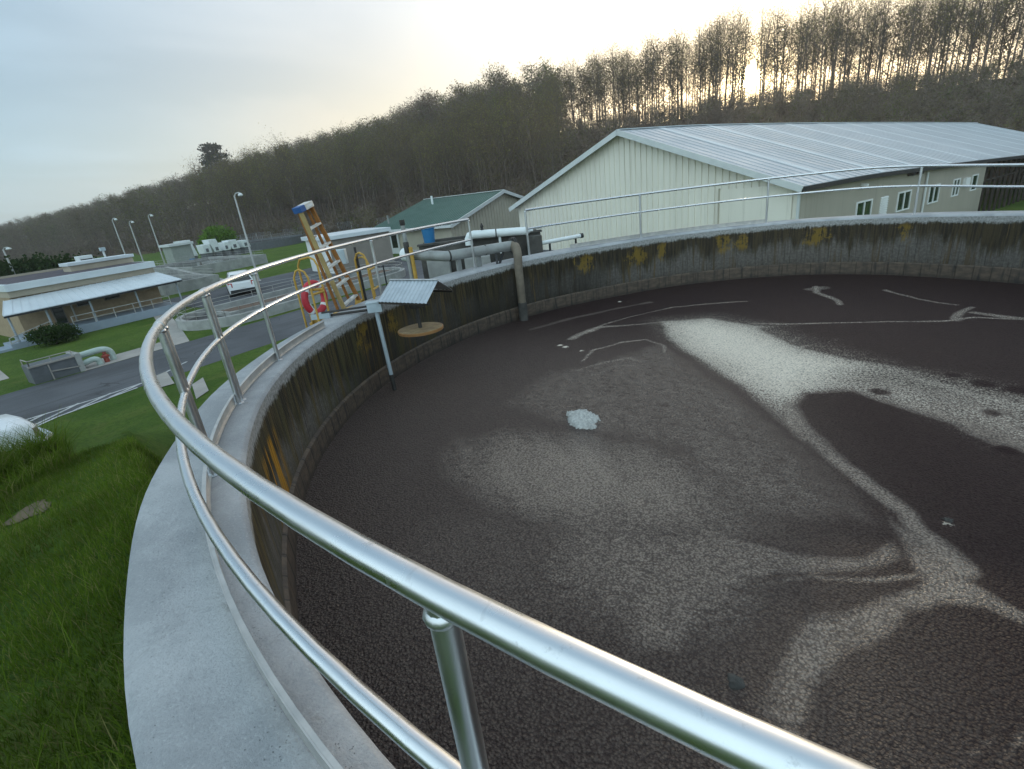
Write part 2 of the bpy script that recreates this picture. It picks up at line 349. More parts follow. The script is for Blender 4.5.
# wall material: bleached lip, black algae drips, moss patches, cast joints
def wall_mat():
    m, t, b = nt('stained_tank_wall'); k = NB(t); uv = k.uv()
    sp = k.n('ShaderNodeSeparateXYZ'); k.l(uv, sp.inputs[0]); u, z = sp.outputs[0], sp.outputs[1]
    s1 = k.noise(k.scale(uv, (2.1, .28, 1)), 1.0, 8, .68, .3); s2 = k.noise(k.scale(uv, (9, .45, 1)), 1.0, 7, .65, .2); s3 = k.noise(k.scale(uv, (27, 1.1, 1)), 1.0, 5, .6)
    big = k.noise(k.scale(uv, (.55, .5, 1)), 1.0, 4, .6); fine = k.noise(uv, 17, 8, .7)
    c_ = lambda x, w: k.math('MULTIPLY', k.math('SUBTRACT', x, .5), w)
    col = k.mix(k.ramp(fine, .35, .65), (.14,.127,.112), (.085,.076,.066))
    col = k.mix(k.math('MULTIPLY', k.ramp(s3, .48, .68), .8), col, (.045,.038,.03))
    col = k.mix(k.math('MULTIPLY', k.ramp(s2, .52, .64), .75), col, (.085,.058,.03))
    zz = k.math('ADD', k.math('ADD', z, c_(s1, 1.6)), k.math('ADD', k.math('ADD', c_(s2, .7), c_(s3, .28)), c_(big, .9)))
    shade_arc = k.ramp(k.math('ABSOLUTE', k.math('SUBTRACT', k.math('ADD', u, c_(s1, 2.)), 33.6)), 5.2, 3.2)
    col = k.mix(k.math('MULTIPLY', shade_arc, k.ramp(k.math('ADD', big, c_(s2, .5)), .25, .6, .55, .92)), col, (.022,.019,.014))  # back shade over this arc of wall painted into the colour
    alg = k.ramp(zz, -.76, -.40)
    col = k.mix(k.math('MULTIPLY', alg, .94), col, k.mix(k.ramp(s3, .4, .62), (.013,.011,.006), (.05,.037,.016)))
    oc = k.math('MULTIPLY', k.ramp(s2, .56, .62), k.ramp(k.noise(k.scale(uv, (1.1, .2, 1)), 1., 3), .5, .62)); nearw = k.ramp(k.math('ABSOLUTE', k.math('SUBTRACT', u, 39.5)), 8., 3.5)
    oc2 = k.math('MULTIPLY', k.ramp(k.math('ADD', s2, c_(s3, .6)), .44, .60), nearw); col = k.mix(k.math('MULTIPLY', oc2, .55), col, k.mix(k.ramp(s1, .4, .6), (.13,.085,.025), (.075,.075,.03)))
    col = k.mix(k.math('MULTIPLY', oc, .7), col, (.15,.10,.035))
    spots = None
    for (t_, w_) in ((-125,.42),(-137.5,.40),(-155.5,.30),(-159,.18),(-172,.36),(-143,.2),(-185,.15),(-70,.3),(-78,.2),(-215,.5),(-250,.3)):
        g_ = k.ramp(k.math('ABSOLUTE', k.math('SUBTRACT', u, (360+t_)*pi/180*7.3)), w_*1.7, 0., 0., 1.); spots = g_ if spots is None else k.math('MAXIMUM', spots, g_)
    moss = k.ramp(k.math('ADD', k.math('MULTIPLY', spots, .42), k.math('ADD', c_(k.noise(k.scale(uv, (4.5, 3, 1)), 1., 6, .65), 1.3), k.math('ADD', c_(fine, .6), c_(s3, .4)))), .28, .44)
    moss = k.math('MULTIPLY', moss, k.ramp(k.math('ABSOLUTE', k.math('ADD', k.math('ADD', z, c_(s2, .5)), .40)), .30, .12))
    col = k.mix(k.math('MULTIPLY', moss, .6), col, k.mix(fine, (.30,.18,.012), (.16,.11,.02)))
    rust = k.math('MULTIPLY', k.ramp(k.math('ADD', s2, c_(s3, .5)), .50, .58), k.ramp(k.math('ABSOLUTE', k.math('SUBTRACT', u, 40.9)), .5, .25))
    rust = k.math('MULTIPLY', rust, k.ramp(z, -.30, -.42)); col = k.mix(rust, col, (.42,.20,.012))
    zw = k.math('ADD', k.math('ADD', z, c_(s1, .18)), k.math('ADD', k.math('ADD', c_(s2, .10), c_(fine, .16)), c_(s3, .08)))
    lip = k.ramp(zw, -.19, -.12)
    col = k.mix(lip, col, k.mix(k.ramp(k.noise(uv, 26, 8, .7), .35, .65), (.38,.38,.37), (.22,.22,.21)))
    # joints
    fr = k.math('FRACT', k.math('DIVIDE', u, .62)); j = k.ramp(k.math('ABSOLUTE', k.math('SUBTRACT', fr, .5)), .0, .016, 1, 0)
    j = k.math('MULTIPLY', j, k.ramp(z, -.35, -.55)); col = k.mix(k.math('MULTIPLY', j, .6), col, (.02,.018,.016))
    k.l(col, b.inputs['Base Color']); b.inputs['Roughness'].default_value = .75; b.inputs['Specular IOR Level'].default_value = .3
    h = k.math('ADD', k.noise(uv, 26, 6, .65), k.math('MULTIPLY', j, -1.2))
    k.l(k.bump(h, .6, .02), b.inputs['Normal']); return m
def band_mat():
    m, t, b = nt('tide_band'); k = NB(t); uv = k.uv()
    sp = k.n('ShaderNodeSeparateXYZ'); k.l(uv, sp.inputs[0]); u, z = sp.outputs[0], sp.outputs[1]
    col = k.mix(k.ramp(k.noise(k.scale(uv, (4, 9, 1)), 1.5, 5), .35, .65), (.105,.075,.052), (.06,.045,.034))
    col = k.mix(k.ramp(k.noise(k.scale(uv, (9, 1, 1)), 1., 5), .5, .7), col, (.022,.018,.016))
    fr = k.math('FRACT', k.math('DIVIDE', u, .31)); j = k.ramp(k.math('ABSOLUTE', k.math('SUBTRACT', fr, .5)), .0, .04, 1, 0)
    col = k.mix(k.math('MULTIPLY', j, .8), col, (.012,.011,.01))
    wet = k.ramp(z, -1.27, -1.33); col = k.mix(k.math('MULTIPLY', wet, .5), col, (.015,.011,.010))
    k.l(col, b.inputs['Base Color']); b.inputs['Roughness'].default_value = .65
    h = k.math('ADD', k.noise(uv, 18, 6, .65), k.math('MULTIPLY', j, -1.5)); k.l(k.bump(h, .5, .02), b.inputs['Normal']); return m

tank = thing('concrete_tank', 'large round open concrete tank with stained inner wall, filled with dark brown sludge', 'tank')
wid = lambda th: float(RWID(th))
rimj = [0.012*(random.random()-.5) for _ in TH]
def outj(d): return lambda th: wid(th)+d+.014*sin(radians(th)*9)+.008*sin(radians(th)*23+1)
ring_mesh([(-.004,-.04),(.012,-.012),(.035,0),(.2,0.002),(.4,-.002),(outj(-.03),0),(outj(0),-.02),(outj(0),-.28),(outj(-.05),-.30)], 'rim', M['rim'], tank)
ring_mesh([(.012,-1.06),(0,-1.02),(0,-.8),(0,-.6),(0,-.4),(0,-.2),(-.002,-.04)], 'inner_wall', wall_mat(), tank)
ring_mesh([(-.03,-2.2),(-.03,-1.2),(-.025,-1.08),(.012,-1.055)], 'tide_band', band_mat(), tank)
ring_mesh([(outj(-.05),-.30),(outj(-.05),-4.2)], 'outer_wall', M['concrete'], tank)

# ------------------------------------------------------------------ sludge
def seg_d(P, poly, closed=False):
    D = np.full(len(P), 1e9); n = len(poly)
    for i in range(n if closed else n-1):
        a = np.array(poly[i]); b = np.array(poly[(i+1) % n]); ab = b-a; L = ab@ab+1e-12
        tt = np.clip(((P-a)@ab)/L, 0, 1); q = a+tt[:,None]*ab; D = np.minimum(D, np.hypot(*(P-q).T))
    return D
def inside(P, poly):
    x, y = P.T; r = np.zeros(len(P), bool); n = len(poly); j = n-1
    for i in range(n):
        xi, yi = poly[i]; xj, yj = poly[j]
        c = ((yi > y) != (yj > y)) & (x < (xj-xi)*(y-yi)/(yj-yi+1e-12)+xi); r ^= c; j = i
    return r
def sdf(P, poly): d = seg_d(P, poly, True); return np.where(inside(P, poly), -d, d)
def sm(x, a, b): tt = np.clip((x-a)/(b-a), 0, 1); return tt*tt*(3-2*tt)
MAIN = [(-3.57,2.72),(-2.59,3.17),(-1.62,2.84),(-0.89,2.85),(-1.37,2.44),(-0.76,1.65),(-0.18,2.09),(-0.56,1.5),(0,1.15),(0.64,0.96),(1.19,0.69),(1.77,0.31),(2.6,-.3),(2.4,-1.7),(1.5,-1.4),(1.27,-1.32),(0.96,-0.91),(0.59,-0.67),(0.05,-0.25),(-0.41,-0.49),(-0.48,-0.96),(-0.21,-1.49),(0.07,-2.03),(0.3,-2.48),(0.49,-3.03),(0.64,-3.16),(0.8,-3.41),(0.9,-3.61),(1.09,-3.77),(1.25,-3.9),(1.25,-4.0),(0.93,-3.89),(0.75,-3.99),(0.54,-4.21),(0.41,-4.47),(0.19,-4.75),(0.08,-5.01),(0,-5.31),(-0.02,-5.6),(-.12,-6.0),(-.45,-5.9),(-0.27,-5.46),(-0.26,-5.28),(-0.23,-5.01),(-0.18,-4.73),(-0.11,-4.5),(0.08,-4.32),(0.27,-4.19),(0.41,-4.03),(0.58,-3.8),(0.55,-3.62),(0.53,-3.49),(0.45,-3.19),(0.39,-2.84),(0.13,-2.54),(-0.16,-2.13),(-0.46,-1.72),(-0.8,-1.24),(-1.33,-0.49),(-1.93,0.13),(-2.58,0.93),(-3.11,1.81)]
CORE = [(-3.34,2.55),(-2.55,3.01),(-1.57,2.55),(-0.59,1.41),(0.14,0.83),(-0.31,-0.27),(-0.56,-0.82),(-0.85,-0.92),(-1.68,0.08),(-2.49,0.95)]
MEDL = [(-4.6,-3.0),(-4.06,-2.93),(-2.97,-2.68),(-2.05,-2.69),(-1.62,-2.65),(-1.28,-2.83),(-1.1,-3.29),(-1.06,-3.98),(-1.29,-4.4),(-2.09,-4.79),(-3.28,-4.85),(-4.6,-4.2)]
MED2 = [(-1.3,-4.1),(-.9,-3.75),(-0.64,-3.82),(-0.27,-3.82),(0.04,-3.73),(0.26,-3.62),(0.45,-3.31),(0.53,-3.54),(0.29,-3.81),(-0.05,-4.02),(-0.31,-4.15),(-0.53,-4.41),(-0.67,-4.79),(-0.73,-5.17),(-0.97,-5.3),(-1.4,-4.93)]
MOTT = [(-4.3,-.6),(-3.77,-0.25),(-2.94,1.16),(-1.9,0.01),(-1.29,-0.68),(-0.78,-1.4),(-0.38,-1.96),(-0.1,-2.33),(0.22,-2.89),(0.3,-3.11),(-0.62,-3.54),(-0.97,-3.43),(-1.64,-2.6),(-3.04,-2.55),(-4.4,-2.2)]
STREAKS = [([(-4.77,1.1),(-4.62,1.91),(-4.18,3.08),(-3.59,3.88),(-2.77,4.38),(-2.14,4.64)],.07,.55),([(-4.77,1.1),(-4.72,1.49),(-4.54,2.01),(-3.98,2.23),(-3.42,2.62)],.17,.62),
 ([(-3.95,-.08),(-4.01,.58),(-3.76,1.14),(-3.33,1.41),(-2.92,1.1),(-2.71,.74)],.05,.62),([(-1.62,2.84),(.4,3.29),(1.3,3.51),(1.7,3.75),(2.14,3.75),(2.8,3.6)],.06,.62),
 ([(1.45,3.6),(1.6,4.2),(1.72,4.5)],.13,.5),([(1.75,4.1),(2.03,3.87),(2.6,3.7)],.16,.5),([(-.85,6.2),(-.82,5.6),(-.58,5.18),(-.35,4.48)],.10,.5),([(-.95,5.9),(-.7,6.1)],.2,.3),
 ([(.46,5.87),(1.01,5.07),(1.54,4.68)],.06,.42),([(-.65,-4.86),(-.48,-4.65),(-.28,-4.33),(-.04,-4.09),(.29,-3.88),(.53,-3.67)],.035,.40),
 ([(.5,-5.3),(.65,-5.08),(.76,-4.91)],.03,.25),([(.77,-5.07),(.86,-4.92),(1.05,-4.72)],.035,.25),([(-1.73,-3.36),(-1.48,-3.08),(-1.39,-2.75)],.05,.42),([(-3.8,-.5),(-3.2,.35),(-2.9,.2)],.09,.42),([(-3.75,-1.0),(-3.3,-.2),(-2.8,.1)],.06,.35),
 ([(-.1,-2.1),(.22,-2.45),(.47,-3.0),(.62,-3.3),(.72,-3.6)],.13,.56),([(-6.0,1.6),(-5.5,2.6),(-4.9,3.5),(-4.2,4.3)],.25,.22)]
DOTS = [((1.41,.5),.13),((1.71,.38),.14),((1.39,-.46),.10),((1.14,.74),.09),((.36,-.15),.12),((1.38,-1.39),.1)]
BITS = [((-4.79,.69),.07),((-4.62,.61),.09),((-5.0,4.25),.07),((-4.2,.45),.05),((.81,-2.89),.035),((-2.0,2.2),.06)]
g = np.linspace(-8, 8, 521); X, Y = np.meshgrid(g, g, indexing='ij'); P = np.stack([X.ravel(), Y.ravel()], -1)
# wavy domain so that edges look blown, not drawn
def fbm(P, sc, seed, oct=4):
    rg = np.random.default_rng(seed); out = np.zeros(len(P)); a = 1.
    for o in range(oct):
        for _ in range(5):
            w = rg.normal(size=2)*sc*2**o; out += a*np.sin(P@w+rg.uniform(0, 6.28))
        a *= .5
    return out/3.
Q = P + np.stack([fbm(P, 2.2, 1), fbm(P, 2.2, 2)], -1)*.035
f = np.zeros(len(P)); film = .08 + .20*sm(-P[:,0]-.35*P[:,1], -.2, 2.2)*sm(-P[:,1], -3.5, 1.5)
rip = fbm(P @ np.array([[.8,.6],[-.6,.8]]) * np.array([1.,3.2]), 2.6, 8, 4)
clot = fbm(P @ np.array([[.45,.89],[-.89,.45]]) * np.array([1.,2.6]), 5.5, 18, 4)
str2 = fbm(P @ np.array([[.3,.95],[-.95,.3]]) * np.array([1.,4.5]), 2.2, 41, 4)
up_ = lambda v: np.maximum(film, v)
film = up_(.34*sm(-np.hypot((Q[:,0]+2.3)/1.5, (Q[:,1]+5.0)/1.1), -2.0, -.3))
film = up_((.47+.06*clot)*sm(-sdf(Q, MOTT), -.5, .5))
e1 = np.hypot((Q[:,0]+2.35)/2.0, (Q[:,1]+3.45)/1.0); film = up_((.92+.12*rip)*sm(-e1, -1.45, -.15))
e2 = np.hypot((Q[:,0]+1.25)/1.15, (Q[:,1]+4.5)/.95); film = up_(.62*sm(-e2, -1.4, -.2))
shp = sm(Q[:,0], -1.25, -.45); d2 = -sdf(Q, MED2); film = up_(.66*(shp*sm(d2, -.05, .09)+(1-shp)*sm(d2, -.5, .35)))
dm = -sdf(Q, MAIN); film = up_((.74+.16*str2)*sm(dm, -.05+.03*rip, .12)*sm(-Q[:,1], -.5, .6))
far_r = sm(Q[:,0], .2, 1.4)*sm(Q[:,1], -2.2, -1.2); top_ = sm(Q[:,1], -2.0, -.2)
topside = sm(Q[:,0]*.55+Q[:,1]*.83, .9, 2.2)*sm(Q[:,0], -2.4, -1.4)
wl = -.09*(1-topside)-.32*topside; wh = .22*(1-topside)+.6*topside
mainm = sm(dm, wl, wh)*(1-far_r)+far_r*sm(dm, -.5, .45)
f = np.maximum(f, (.08+.36*top_-.07*far_r*(1+rip))*mainm)
f = np.maximum(f, f + .46*sm(-sdf(Q, CORE), -.45, .75)*sm(f, .1, .35))
f = np.maximum(f, .30*sm(-sdf(Q, CORE), -.9, .1)*sm(Q[:,0]*.6+Q[:,1], -1.2, .9))
Q2 = P + np.stack([fbm(P, 1.7, 51), fbm(P, 1.7, 52)], -1)*.06; wob = .75+.35*fbm(P, 1.3, 53, 4)
for pl_, w, v in STREAKS:
    m_ = sm(-seg_d(Q2, pl_), -w*np.clip(wob, .35, 1.6), -w*.15)*np.clip(.55+.6*wob*.8, .3, 1.2); film = np.maximum(film, min(1, v*1.5)*m_); f = np.maximum(f, .55*v*m_*sm(P[:,1], -2.5, 0.))
for c, r in DOTS: kd = 1-.8*sm(-np.hypot((Q[:,0]-c[0])*1.0, (Q[:,1]-c[1])*1.0), -r*1.3, -r*.6); f *= kd; film *= kd
for c, r in BITS: f = np.maximum(f, .9*sm(-np.hypot(Q[:,0]-c[0], Q[:,1]-c[1]), -r, -r*.5))
rr = np.hypot(P[:,0], P[:,1]); th = np.degrees(np.arctan2(P[:,0], -P[:,1])); keep = rr < RIN(th)+.1
idx = -np.ones(len(P), int); N = len(g)
Fq = (np.arange(N-1)[:,None]*N+np.arange(N-1)[None,:]).ravel(); Fq = np.stack([Fq, Fq+N, Fq+N+1, Fq+1], -1)
Fq = Fq[keep[Fq].all(1)]; used = np.unique(Fq); idx[used] = np.arange(len(used))
zz_ = fbm(P, 1.2, 5, 3)*.006 + .010*f
V = np.column_stack([P[used], WZ+zz_[used]])
def np_mesh(name, V, F, smooth=False):
    V = np.asarray(V, np.float32); F = np.asarray(F, np.int32); m = F.shape[1]
    me = bpy.data.meshes.new(name); me.vertices.add(len(V)); me.vertices.foreach_set('co', V.ravel())
    me.loops.add(F.size); me.loops.foreach_set('vertex_index', F.ravel())
    me.polygons.add(len(F)); me.polygons.foreach_set('loop_start', np.arange(0, F.size, m, dtype=np.int32))
    me.polygons.foreach_set('loop_total', np.full(len(F), m, np.int32))
    if smooth: me.polygons.foreach_set('use_smooth', np.ones(len(F), bool))
    me.update(calc_edges=True); return me
me = np_mesh('sludge', V, idx[Fq], True)
at = me.attributes.new('foam', 'FLOAT', 'POINT'); at.data.foreach_set('value', f[used].astype(np.float32))
at = me.attributes.new('film', 'FLOAT', 'POINT'); at.data.foreach_set('value', film[used].astype(np.float32))
def sludge_mat():
    m, t, b = nt('sludge'); k = NB(t); o = k.obj()
    a = k.n('ShaderNodeAttribute', attribute_name='foam').outputs['Fac']; fl = k.n('ShaderNodeAttribute', attribute_name='film').outputs['Fac']
    n1 = k.noise(o, 34, 5, .7); n2 = k.noise(k.scale(o, (5, 9, 1)), 1.2, 6, .7, .6); n3 = k.noise(o, 74, 3, .6); v = k.vor(o, 46); v2 = k.vor(o, 90)
    c_ = lambda x, w: k.math('MULTIPLY', k.math('SUBTRACT', x, .5), w)
    gr = k.math('ADD', k.math('ADD', n3, c_(n1, .7)), c_(v, -.6)); glint_grain = k.ramp(gr, .30, .78)
    base = k.mix(k.ramp(n2, .3, .7), (.0135,.0052,.0076), (.0195,.0088,.0112))
    n4 = k.noise(k.scale(o, (9, 17, 1)), 1., 8, .78, .8); win = k.math('MULTIPLY', k.ramp(fl, .26, .46), k.ramp(fl, .85, .46))
    fl = k.math('MULTIPLY', fl, k.math('ADD', 1., k.math('MULTIPLY', win, c_(n4, 4.0))), None, True)
    fa = k.math('MULTIPLY', fl, k.math('ADD', .42, k.math('MULTIPLY', glint_grain, .95)), None, True)
    col = k.mix(fa, base, (.33,.262,.215))  # film colour carries sky sheen too; its pale speckle stands in for glints
    mm = k.math('ADD', k.math('ADD', a, c_(n1, .75)), k.math('ADD', c_(n2, .35), c_(gr, 1.0)))
    mk = k.math('MULTIPLY', k.ramp(mm, .14, 1.08), k.ramp(a, .0, .14)); col = k.mix(mk, col, (.84,.735,.61)); k.l(col, b.inputs['Base Color'])
    wet = k.ramp(fl, .08, .5); k.put(b.inputs['Roughness'], k.math('ADD', k.math('SUBTRACT', .46, k.math('MULTIPLY', wet, .24)), k.math('MULTIPLY', mk, .14)))
    k.put(b.inputs['Specular IOR Level'], k.math('ADD', k.math('ADD', .06, k.math('MULTIPLY', wet, .31)), k.math('MULTIPLY', mk, .3)))
    h = k.math('ADD', k.math('MULTIPLY', v, -1.0), k.math('MULTIPLY', v2, -.4)); h = k.math('ADD', h, k.math('MULTIPLY', n1, .9))
    k.l(k.bump(h, .9, .021), b.inputs['Normal']); return m
sl_o = link_mesh('water', me, sludge_mat()); tag(sl_o, 'dark brown sludge surface with pale foam streaks', None, None, 'structure')
# foam clump: a lumpy broken patch of froth
gu, gv_ = np.meshgrid(np.linspace(-1, 1, 64), np.linspace(-1, 1, 44), indexing='ij'); PU = np.stack([gu.ravel()*.36, gv_.ravel()*.27], -1)
hh = .72-np.hypot(gu.ravel()/1.0, gv_.ravel()/.95) + .22*fbm(PU, 11, 31, 4) + .10*np.abs(fbm(PU, 40, 32, 3))
hh = np.where(hh > 0, np.minimum(hh, .6)*.17+.022*np.abs(fbm(PU, 55, 33, 3)), -.03)
Vf = np.stack([-2.91 + PU[:,0]*.79+PU[:,1]*.61, -2.16 - PU[:,0]*.61+PU[:,1]*.79, WZ+.004+hh], -1)
qf = (np.arange(63)[:,None]*44+np.arange(43)[None,:]).ravel(); Ff = np.stack([qf, qf+44, qf+45, qf+1], -1); Ff = Ff[(hh[Ff] > 0).any(1)]
uf = np.unique(Ff); xf = np.zeros(len(Vf), int); xf[uf] = np.arange(len(uf))
fo = link_mesh('foam_clump', np_mesh('foam_clump', Vf[uf]-np.array([-2.91,-2.16,WZ]), xf[Ff], True), M['foam'], None, (-2.91,-2.16,WZ)); tag(fo, 'small lump of bright white foam floating on the dark sludge', 'foam')
for q, (c, rr_) in enumerate((((-.37,-5.21), .045), ((.81,-2.89), .03))):
    mb = MB(); mb.lathe((c[0], c[1], WZ), [(rr_*1.25,-.02),(rr_*1.1,.004),(rr_*.8,rr_*.22),(rr_*.4,rr_*.42),(.001,rr_*.45)], 12); mb.v = [(x+.012*sin(y*170), y+.010*sin(x*210+1), z+.006*sin(x*150+y*190)) for x, y, z in mb.v]
    solo('sludge_lump', mb, M['dark_concrete'], ('small grey lump floating in the dark sludge near the handrail', 'tiny grey lump on the dark sludge at the right')[q], 'lump', smooth=True, loc=(c[0], c[1], WZ))

# ------------------------------------------------------------------ guardrails
def arc(t0, t1, hf, dr=0, step=1.5):
    n = max(2, int(abs(t1-t0)/step)+1); return [cyl(a, float(RRAIL(a))+dr, float(hf(a)) if callable(hf) else hf) for a in np.linspace(t0, t1, n)]
def post(parent, th, top=None, r=.024, dth=0, name='post', lean=0):
    a = th+dth; R = float(RRAIL(a)); h = (float(HTOP(a)) if top is None else top)-.01
    mb = MB().tube([cyl(a, R, -.01), cyl(a, R, h)], r, 14)
    mb.lathe(cyl(a, R, 0), [(.045,-.004),(.045,.008),(.03,.014)], 14)
    mb.lathe(cyl(a, R, h-.026), [(r,-.012),(r+.005,-.006),(r+.007,.002),(r+.004,.010),(r,.014)], 14)
    return obj(name, mb, M['alu_post'], parent, True)
def toe(parent, t0, t1):
    a = np.linspace(t0, t1, max(2, int(abs(t1-t0)/1.5)+1)); mb = MB()
    for i in range(len(a)-1):
        P4 = []
        for d0, d1, z0, z1 in ((.030,.036,.012,.105),(.012,.0295,.099,.105),(.012,.0295,.012,.018)):
            A = [cyl(a[i], float(RRAIL(a[i]))+d, 0) for d in (d0, d1)]; B = [cyl(a[i+1], float(RRAIL(a[i+1]))+d, 0) for d in (d0, d1)]
            q = [A[0], A[1], B[1], B[0]]
            mb.hexa([(p.x,p.y,z0) for p in q]+[(p.x,p.y,z1) for p in q])
    return obj('toe_plate', mb, M['alu_plate'], parent)
g1 = thing('guardrail', 'shiny aluminium two-bar guardrail on the tank rim, sweeping close past the camera at lower left', 'guardrail')
obj('top_rail', MB().tube(arc(-101.6, 28, HTOP), .0265, 24), M['alu'], g1, True)
obj('mid_rail', MB().tube(arc(-101.6, 28, HMID), .0225, 20), M['alu'], g1, True)
post(g1, -3.7); post(g1, -29.4); post(g1, -30.2); post(g1, -41.1); post(g1, -41.75); post(g1, -52.1); post(g1, -78.0); post(g1, -101.6); post(g1, 16)
obj('rail_stub', MB().lathe(cyl(-64.3, 7.33, 0), [(.04,-.004),(.04,.01),(.025,.012),(.025,.05),(.001,.05)], 14), M['alu_post'], g1, True)
for a in (-29.8, -41.4):
    A = [cyl(a+d, float(RRAIL(a+d)), float(HTOP(a))) for d in (-.55, .55)]; obj('coupling', MB().tube(A, .031, 20), M['alu_post'], g1, True)
for s in ((27, -29.2), (-30.4, -41), (-41.9, -64)): toe(g1, *s)
g2 = thing('guardrail', 'thin two-bar guardrail round the far tank rim, in front of the cream hall', 'guardrail')
obj('top_rail', MB().tube(arc(-114.8, -330, HTOP), .028, 12), M['alu'], g2, True)
obj('mid_rail', MB().tube(arc(-114.8, -330, HMID), .0245, 12), M['alu'], g2, True)
for a in (-114.8, -139.1, -163.4, -186.1, -210, -234, -258, -282, -306, -330): post(g2, a, r=.026)
toe(g2, -124, -163.2)

# ------------------------------------------------------------------ stairs, ladder, ring
st = thing('access_ladder', 'yellow pipe handrails and treads of the access stair behind the tank rim', 'stairs', cyl(-74, 7.9, -3.5))
def loop(th, r0, r1, zt, zb0, zb1, rad=.016):
    mb = MB(); pts = [cyl(th, r0, zb0), cyl(th, r0, zt-.14), cyl(th, r0+.04, zt-.04), cyl(th, r0+.12, zt), cyl(th, r1-.06, zt-.02), cyl(th, r1, zt-.12), cyl(th, r1, zb1)]
    return mb.tube(pts, rad, 10)
obj('handrail', loop(-69.8, 7.60, 7.95, .96, 0, -3.5, .017), M['yellow'], st, True)
obj('handrail', loop(-67.6, 7.62, 7.86, .82, 0, -3.5, .016), M['yellow'], st, True)
obj('handrail', loop(-79.3, 7.55, 7.80, .84, 0, -3.5, .019), M['yellow'], st, True)
obj('handrail', loop(-80.8, 7.68, 7.98, .74, 0, -3.5, .016), M['yellow'], st, True)
for A in ([cyl(-69.8, 7.60, .42), cyl(-67.6, 7.62, .42)], [cyl(-69.8, 7.6, .45), cyl(-69.8, 7.95, .45)], [cyl(-79.3, 7.55, .52), cyl(-82, 7.7, .52)], [cyl(-79.3, 7.55, .16), cyl(-82, 7.7, .16)]): obj('crossbar', MB().tube(A, .02, 8), M['yellow'], st, True)
for i in range(7):
    R = 7.98+.16*i; z = -.12-.42*i
    a, b = cyl(-70.2, R, z), cyl(-79, R, z); obj('tread', MB().beam(a, b, .16, .04), M['yellow'], st)
for th_ in (-70.2, -79): obj('stringer', MB().beam(cyl(th_, 7.86, .02), cyl(th_, 9.16, -3.4), .05, .14), M['yellow'], st)

lad = thing('step_ladder', 'orange fibreglass step ladder with blue top, folded and leaning on the yellow rails', 'ladder', (-7.45,-1.95,0))
F0, T0 = Vector((-7.44,-1.94,0.0)), Vector((-7.47,-2.40,1.74))
ax = (T0-F0); Ll = ax.length; ax.normalize(); wd = Vector((-.09,.43,0)); wd = (wd-ax*wd.dot(ax)).normalized(); dp = ax.cross(wd).normalized()
if dp.dot(CAM-F0) < 0: dp = -dp
hw = lambda s_: .235-.095*s_
def LP(s_, w, d=0): return F0 + ax*(Ll*s_) + wd*(w*hw(s_)) + dp*d
for sgn in (-1, 1):
    obj('front_stile', MB().hexa([*(LP(0, sgn*q, d) for q, d in ((1,.0),(.86,.0),(.86,.075),(1,.075))), *(LP(.96, sgn*q, d) for q, d in ((1,.0),(.80,.0),(.80,.075),(1,.075)))]), M['fibre_pale'] if sgn < 0 else M['fibre'], lad)
    obj('rear_leg', MB().hexa([*(LP(.0, sgn*q, d) for q, d in ((.84,-.16),(.70,-.16),(.70,-.12),(.84,-.12))), *(LP(.96, sgn*q, d) for q, d in ((.78,-.05),(.60,-.05),(.60,-.01),(.78,-.01)))]), M['fibre'], lad)
for i in range(5):
    s_ = .06+.185*i; a, b = LP(s_, -.86, .04), LP(s_, .86, .04); obj('step', MB().beam(a, b, .085, .03, ax), M['step'], lad)
for i in range(3):
    s_ = .2+.25*i; obj('rear_brace', MB().beam(LP(s_, -.7, -.12), LP(s_, .7, -.12), .02, .03, ax), M['step'], lad)
def capbox(w0, w1): return MB().hexa([*(LP(.95, q, d) for q, d in ((w0,-.08),(w1,-.08),(w1,.09),(w0,.09))), *(LP(1.0, q, d) for q, d in ((w0*1.04,-.08),(w1*1.04,-.08),(w1*1.04,.09),(w0*1.04,.09)))])
obj('top_cap', capbox(-.28, 1.1), M['step'], lad, bevel=.006); obj('cap_end', capbox(-1.1, -.285), M['ladder_blue'], lad, bevel=.006)
obj('label_plate', MB().obox(LP(.975, .45, .0925), wd*.06, ax*.018, dp*.002), M['white'], lad)

rg = thing('life_ring', 'red and white life ring hanging on the yellow handrail beside the ladder', 'life ring', (-7.36,-2.66,.31))
nrm = (Vector((CAM.x, CAM.y, 0))-Vector((-7.36,-2.66,0))).normalized(); nrm = (Matrix.Rotation(radians(50), 3, 'Z') @ nrm)
rx = nrm.cross(Vector((0,0,1))).normalized(); rc = Vector((-7.36,-2.66,.31))
obj('ring_body', MB().tube([rc+rx*(.235*cos(a))+Vector((0,0,.235*sin(a))) for a in np.linspace(0, 2*pi, 40, endpoint=False)], .055, 14, closed=True), M['red'], rg, True)
for q in range(4):
    a0 = q*pi/2+.6; obj('reflective_band', MB().tube([rc+rx*(.235*cos(a))+Vector((0,0,.235*sin(a))) for a in np.linspace(a0, a0+.22, 5)], .0575, 14), M['white'], rg, True)
obj('grab_rope', MB().tube([rc+nrm*.05+rx*.2+Vector((0,0,-.05)), rc+nrm*.07+rx*.14+Vector((0,0,-.2)), rc+nrm*.04+rx*.1+Vector((0,0,-.42))], .008, 6), M['white'], rg, True)

